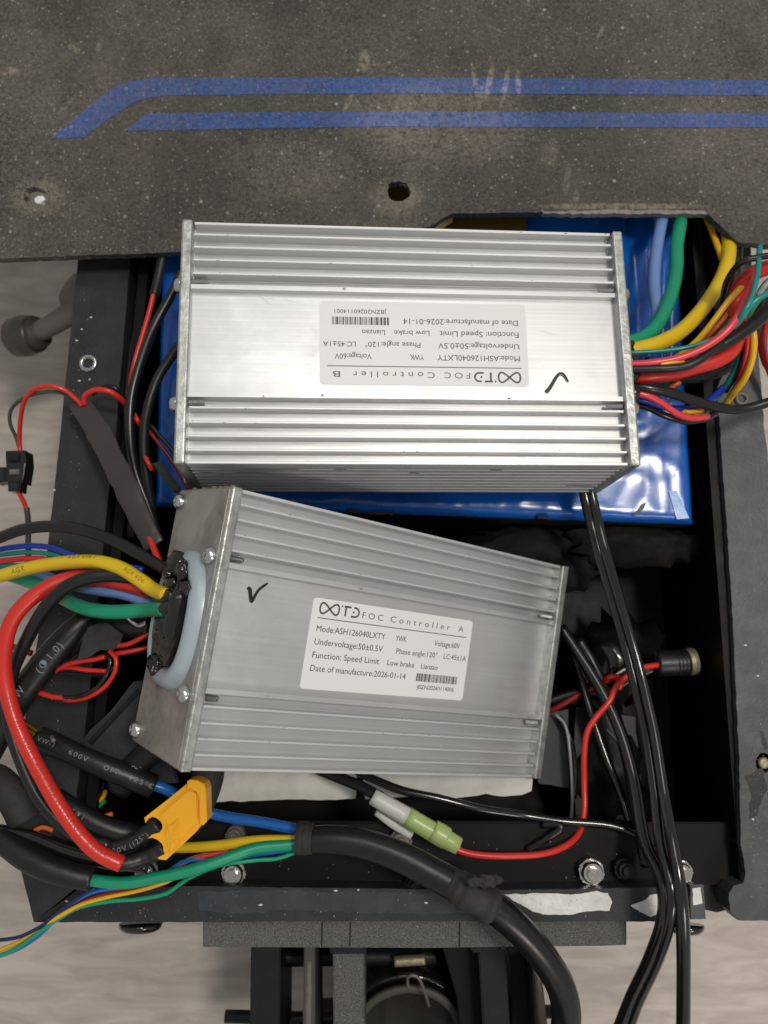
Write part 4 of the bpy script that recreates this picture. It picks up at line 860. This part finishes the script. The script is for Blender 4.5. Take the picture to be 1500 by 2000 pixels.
# ---- white foam, bullet connector, dark cables under controller A
wf = slab('white_foam_pad', [(405, 1470), (700, 1470), (695, 1560), (640, 1563), (560, 1561), (470, 1565), (418, 1567)], -.044, -.085, M['white_foam'], rough=.0006, step=.004, bev=.0035); tag(wf, 'straight-edged off-white foam pad showing under the near side of controller A, beside the black boot', 'foam pad')
wf = slab('white_foam_pad', [(712, 1470), (1045, 1470), (1038, 1545), (1000, 1556), (950, 1552), (880, 1560), (800, 1556), (712, 1562)], -.047, -.085, M['white_foam'], rough=.0016, step=.004, bev=.003, seed=3); tag(wf, 'stained off-white foam pad below the right end of controller A', 'foam pad')
bq = empty('bullet_connector', P(810, 1600, -.018), 'white and green plastic bullet connector with a red wire, lying beside the controller', 'connector')
a0, a1 = (738, 1556), (892, 1648)
tube('white_sleeve', [(728, 1555, -.014), (755, 1571, -.014), (800, 1597, -.014)], [34, 36, 38], M['clearw'], bq, n=6, k=3)
tube('white_sleeve', [(735, 1585, -.020), (765, 1605, -.021), (805, 1628, -.022)], [16, 22, 24], M['clearw'], bq, n=6, k=3)
tube('green_sleeve', [(795, 1594, -.014), (830, 1615, -.014), (858, 1631, -.014), (896, 1652, -.014)], [40, 40, 42, 36], M['clearg'], bq, n=6, k=3)
tube('green_lip', [(846, 1622, -.013), (862, 1631, -.013), (872, 1637, -.013)], [46, 47, 46], M['clearg'], bq, n=6, k=3)
W('red wire curving from the green connector up towards the barrel plug', [(880, 1650, -.014), (905, 1664, -.014), (945, 1671, -.015), (1000, 1672, -.017), (1060, 1668, -.02), (1105, 1652, -.024), (1132, 1625, -.030), (1141, 1585, -.034), (1141, 1530, -.036), (1141, 1475, -.036), (1147, 1430, -.036), (1165, 1400, -.036), (1190, 1370, -.036), (1204, 1340, -.038), (1225, 1320, -.04), (1250, 1305, -.04), (1290, 1298, -.042)], 12, 'red')
W('black cable from under controller A to the white end of the bullet connector', [(620, 1502, -.03), (660, 1518, -.026), (700, 1534, -.020), (745, 1558, -.015)], 22, 'pvc_black', 'cable', name='cable')
W('black cable running right from under controller A over the foam', [(680, 1498, -.032), (730, 1522, -.026), (790, 1545, -.022), (860, 1560, -.022), (940, 1580, -.024), (1020, 1592, -.028), (1100, 1604, -.028), (1190, 1612, -.028), (1250, 1635, -.026), (1290, 1680, -.02)], [16] * 10, 'gloss_black', 'cable', name='cable')
W('thin black cable looping behind the red wire near the end rail', [(1030, 1660, -.028), (1065, 1640, -.026), (1095, 1618, -.025), (1085, 1610, -.026), (1060, 1612, -.028)], 14, 'pvc_black', 'cable', name='cable')
W('dim red wire entering behind the right end of controller A', [(1070, 1392, -.06), (1100, 1375, -.058), (1140, 1352, -.056), (1180, 1336, -.054)], 12, 'darkred')
W('short red wire kink beside the dark cables right of controller A', [(1182, 1330, -.045), (1195, 1322, -.042), (1212, 1328, -.045), (1208, 1345, -.047)], 13, 'red')

# ---- right interior
bp = empty('barrel_plug', P(1320, 1295, -.045), 'ribbed black barrel plug with a bright metal end against the right wall', 'plug')
q_ = tube('barrel', [(1282, 1296, -.045), (1312, 1295, -.045), (1342, 1294, -.045)], 50, M['shrink'], bp, n=28)
for k in range(3):
    x = 1318 + k * 7; tube('rib', [(x, 1295.5, -.045), (x + 2, 1295.3, -.045), (x + 3, 1295.2, -.045)], [51, 52, 51], M['shrink'], bp, n=28, k=1)
tube('metal_end', [(1343, 1293, -.045), (1350, 1292, -.045), (1358, 1291, -.045)], [52, 54, 50], M['brassy'], bp, n=28)
tag(slab('dusty_side_block', [(1060, 1395), (1110, 1385), (1112, 1540), (1052, 1530)], -.055, -.09, mat('dusty_grey_rubber', (.045, .048, .05, 1), .7, 0, .4, 50, .3, 300), rough=.0006, step=.003), 'dusty grey rubber block just right of the low end of controller A', 'block')
tag(slab('dark_side_block', [(1125, 1380), (1240, 1400), (1262, 1630), (1130, 1640), (1118, 1520)], -.062, -.10, M['black'], rough=.0006, step=.004), 'black block deep in the box behind the vertical red wire', 'block')
for lb, c, r, sd in [('dusty black foam wad between battery and controller A', (1010, 1075), (.030, .012, .012), 3), ('crumpled dusty black foam under the battery corner', (1235, 1065), (.034, .012, .014), 6), ('dark foam scrap at the top right corner of controller A', (1110, 1120), (.012, .010, .012), 8), ('pale dusty foam corner sticking out below the battery corner', (1333, 1070), (.004, .008, .008), 9)]:
    z_ = -.050; tag(lump('foam_wad', P(c[0], c[1], z_), r, M['foam'], None, sd, .5, 2.4), lb, 'foam')
GB = 'glossy black cables falling over the end rail'
W('glossy black cable, left of the cables that fall over the end rail', [(1138, 950, -.004), (1152, 1010, -.006), (1172, 1085, -.016), (1202, 1190, -.022), (1234, 1310, -.022), (1262, 1430, -.018), (1280, 1550, -.010), (1290, 1650, .0), (1311, 1740, .008), (1305, 1810, .004), (1282, 1880, -.01), (1245, 1960, -.03), (1215, 2040, -.05)], 22, 'gloss_black', 'cable', GB, name='cable')
tw = W('ribbed black cable, rightmost of the cables that fall over the end rail', [(1152, 950, -.002), (1166, 1010, -.004), (1186, 1085, -.012), (1216, 1190, -.018), (1250, 1310, -.018), (1278, 1430, -.012), (1297, 1550, -.004), (1314, 1650, .006), (1328, 1740, .010), (1334, 1820, .006), (1335, 1920, -.004), (1332, 2050, -.02)], [20] * 7 + [22, 25, 26, 26, 27], 'gloss_black', 'cable', GB, name='cable')
W('black cable that comes from beside controller A and falls over the end rail', [(1095, 1225, -.050), (1135, 1285, -.045), (1175, 1350, -.040), (1212, 1430, -.034), (1240, 1530, -.026), (1258, 1640, -.012), (1292, 1720, .002), (1296, 1790, .004), (1270, 1870, -.010), (1232, 1950, -.030), (1195, 2040, -.05)], 24, 'gloss_black', 'cable', GB, name='cable')
W('thin grey wire curling down beside the dusty block', [(1085, 1395, -.05), (1105, 1420, -.048), (1114, 1480, -.046), (1118, 1560, -.046), (1115, 1600, -.048)], 6, 'grey')
W('thin grey wire glinting between the dark cables', [(1186, 1425, -.045), (1204, 1443, -.042), (1222, 1466, -.04)], 5, 'grey')
W('black cable curving along the far side of the dark block', [(1130, 1250, -.05), (1160, 1300, -.05), (1200, 1390, -.045), (1228, 1500, -.04), (1245, 1600, -.03), (1262, 1690, -.016)], 22, 'pvc_black', 'cable', name='cable')
W('black cable dipping behind the ribbed barrel plug towards controller A', [(1290, 1300, -.050), (1240, 1320, -.052), (1185, 1350, -.056), (1120, 1355, -.06), (1070, 1370, -.062)], 20, 'pvc_black', 'cable', name='cable')
W('slack black cable hanging in the box left of the three falling cables', [(1110, 1250, -.06), (1130, 1310, -.056), (1150, 1380, -.05), (1180, 1470, -.046), (1215, 1560, -.042), (1240, 1640, -.034)], 17, 'gloss_black', 'cable', name='cable')
W('short black cable stub beside the vertical red wire', [(1120, 1560, -.05), (1122, 1500, -.05), (1112, 1440, -.05), (1090, 1400, -.052)], 13, 'pvc_black', 'cable', name='cable')
tag(lump('plastic_wrap', P(1205, 1290, -.072), (.026, .020, .012), M['gloss_black'], None, 11, .7, 3.2), 'crumpled glossy black plastic deep in the box right of controller A', 'plastic wrap')
tag(lump('plastic_wrap', P(1180, 1500, -.066), (.018, .030, .008), M['black'], None, 15, .6, 3.0), 'folded dull black plastic behind the vertical red wire', 'plastic wrap')
# loose grit and dust on rails, shelf and foam
bm = bmesh.new(); rg = random.Random(3)
for k in range(420):
    zone = rg.randrange(4)
    if zone == 0: x, y, z = rg.uniform(200, 1280), rg.uniform(1640, 1728), -.030
    elif zone == 1: x, y, z = rg.uniform(90, 1290), rg.uniform(1736, 1798), RZ
    elif zone == 2: yy_ = rg.uniform(560, 1700); x, y, z = rg.uniform(60, 90) + (1800 - yy_) * .075, yy_, RZ
    else: yy_ = rg.uniform(860, 1790); x, y, z = rg.uniform(1465, 1500), yy_, RZ
    q = P(x, y, z + .0001); r = rg.uniform(.00008, .0003)
    bmesh.ops.create_icosphere(bm, subdivisions=1, radius=r, matrix=Matrix.Translation(q) @ Matrix.Diagonal((1, rg.uniform(.5, 2), .6, 1)))
du = from_bm('dust_grit', bm, mat('pale_dust', (.30, .28, .25, 1), .9)); du['kind'] = 'stuff'

# ------------------------------------------------------------------ kickstand (outside the left rail, lower down)
ks = empty('kickstand', P(90, 640, -.08), 'bronze-grey kickstand leg with a rubber foot sticking out left of the rail', 'kickstand')
tube('leg', [(190, 585, -.06), (140, 612, -.068), (95, 638, -.075), (60, 655, -.082)], [56, 44, 40, 40], M['stand'], ks, n=20)
tube('hinge_lug', [(180, 560, -.055), (150, 570, -.06), (122, 590, -.066)], [100, 74, 36], M['stand'], ks, n=20, flat=(.4, 1))
tube('foot_collar', [(78, 648, -.079), (68, 652, -.081), (58, 656, -.083)], [60, 64, 62], M['rubber'], ks, n=24)
tube('rubber_foot', [(70, 652, -.081), (50, 656, -.084), (30, 660, -.087), (14, 664, -.089)], [70, 80, 74, 34], mat('bronze_rubber', (.075, .07, .06, 1), .35, .3, .2, 60), ks, n=24)

# ------------------------------------------------------------------ hinge assembly below the end rail
hg = empty('folding_hinge', P(800, 1900, -.06), 'speckled black folding hinge assembly with struts and a round spring drum below the end rail', 'hinge')
slab('hinge_plate', [(396, 1796), (1224, 1794), (1224, 1846), (1180, 1848), (960, 1850), (840, 1852), (396, 1850)], -.024, -.05, M['speck'], hg, bev=.0012)
for x in (628, 683, 897): slab('plate_seam', [(x, 1802), (x + 2.4, 1802), (x + 1.4, 1849), (x - 1, 1849)], -.0237, -.026, M['black'], hg, bev=0)
slab('strut', [(490, 1840), (548, 1840), (545, 2080), (487, 2080)], -.055, -.11, M['black'], hg)
slab('blade', [(594, 1840), (615, 1840), (615, 2080), (590, 2080)], -.048, -.10, M['rubber'], hg)
slab('blade_edge', [(600, 1880), (608, 1880), (606, 2080), (596, 2080)], -.0472, -.05, M['stand'], hg, rough=.0006, step=.002)
slab('strut', [(650, 1850), (711, 1850), (713, 2080), (652, 2080)], -.044, -.10, M['speck'], hg)
slab('strut_cap', [(640, 1845), (700, 1844), (716, 1854), (715, 1864), (646, 1864)], -.040, -.046, M['black'], hg)
slab('strut', [(862, 1842), (940, 1842), (940, 2080), (905, 2080), (893, 1950)], -.060, -.12, M['deep'], hg)
slab('strut', [(934, 1850), (985, 1850), (990, 1905), (1000, 2080), (948, 2080)], -.046, -.10, M['black'], hg)
slab('strut_cap', [(915, 1846), (970, 1845), (985, 1856), (925, 1862)], -.040, -.046, M['black'], hg)
slab('strut', [(990, 1850), (1045, 1850), (1058, 1920), (1058, 2080), (1000, 2080), (1000, 1900)], -.075, -.11, M['black'], hg)
slab('blade', [(1040, 1880), (1056, 1880), (1078, 2080), (1050, 2080)], -.050, -.10, M['rubber'], hg)
slab('worn_edge', [(1044, 1890), (1050, 1885), (1064, 1960), (1070, 2080), (1058, 2080)], -.049, -.052, M['stand'], hg, rough=.0008, step=.002)
slab('shade_block', [(560, 2120), (1040, 2120), (1100, 2900), (500, 2900)], -.06, -.16, M['black'], hg)  # unseen block added to keep front_lamp off the floor under the hinge
prism('shade_column', [(-.065, -.47), (.055, -.47), (.055, -.37), (-.065, -.37)], -.16, .12, M['black'], hg, bev=.004)  # unseen column, added so that it shades the floor at lower left
tube('cross_tube', [(540, 1870, -.085), (650, 1868, -.085), (760, 1868, -.085), (860, 1868, -.085)], 34, M['black'], hg, n=20)
tube('cross_bolt', [(770, 1878, -.075), (800, 1876, -.075), (830, 1874, -.075)], 20, M['brassy'], hg, n=16)
tube('axle', [(440, 1985, -.12), (640, 1988, -.12), (1100, 1975, -.12)], 24, M['black'], hg, n=16)
def lathe(name, c, prof, m, parent, axis, n=48):
    bm = bmesh.new(); rings = []
    for r, z in prof: rings.append([bm.verts.new((r * math.cos(2 * math.pi * j / n), r * math.sin(2 * math.pi * j / n), z)) for j in range(n)])
    for a, b in zip(rings, rings[1:]):
        for j in range(n): bm.faces.new((a[j], a[(j + 1) % n], b[(j + 1) % n], b[j]))
    bm.faces.new(rings[0][::-1]); bm.faces.new(rings[-1])
    bm.transform(Matrix.Translation(Vector(c)) @ Vector(axis).to_track_quat('Z', 'Y').to_matrix().to_4x4())
    return from_bm(name, bm, m, parent, smooth=True)
lathe('spring_drum', P(795, 2015, -.085), [(.034, -.05), (.034, -.002), (.0335, 0), (.031, .001), (.0305, -.001), (.0280, -.0012), (.0275, .0005), (.020, .0015), (.010, .0018)], M['gloss_black'], hg, (.02, -.35, 1))
lathe('drum_ring', P(797, 2020, -.080), [(.0290, -.001), (.0290, .0012), (.0282, .0018), (.0255, .0018), (.0248, .0010), (.0248, -.001)], M['rubber'], hg, (.02, -.35, 1))
tube('spring_hook', [(798, 1930, -.060), (796, 1912, -.055), (803, 1905, -.052), (815, 1908, -.052), (824, 1922, -.055), (832, 1945, -.062), (838, 1965, -.07)], 6, M['stand'], hg, n=8)
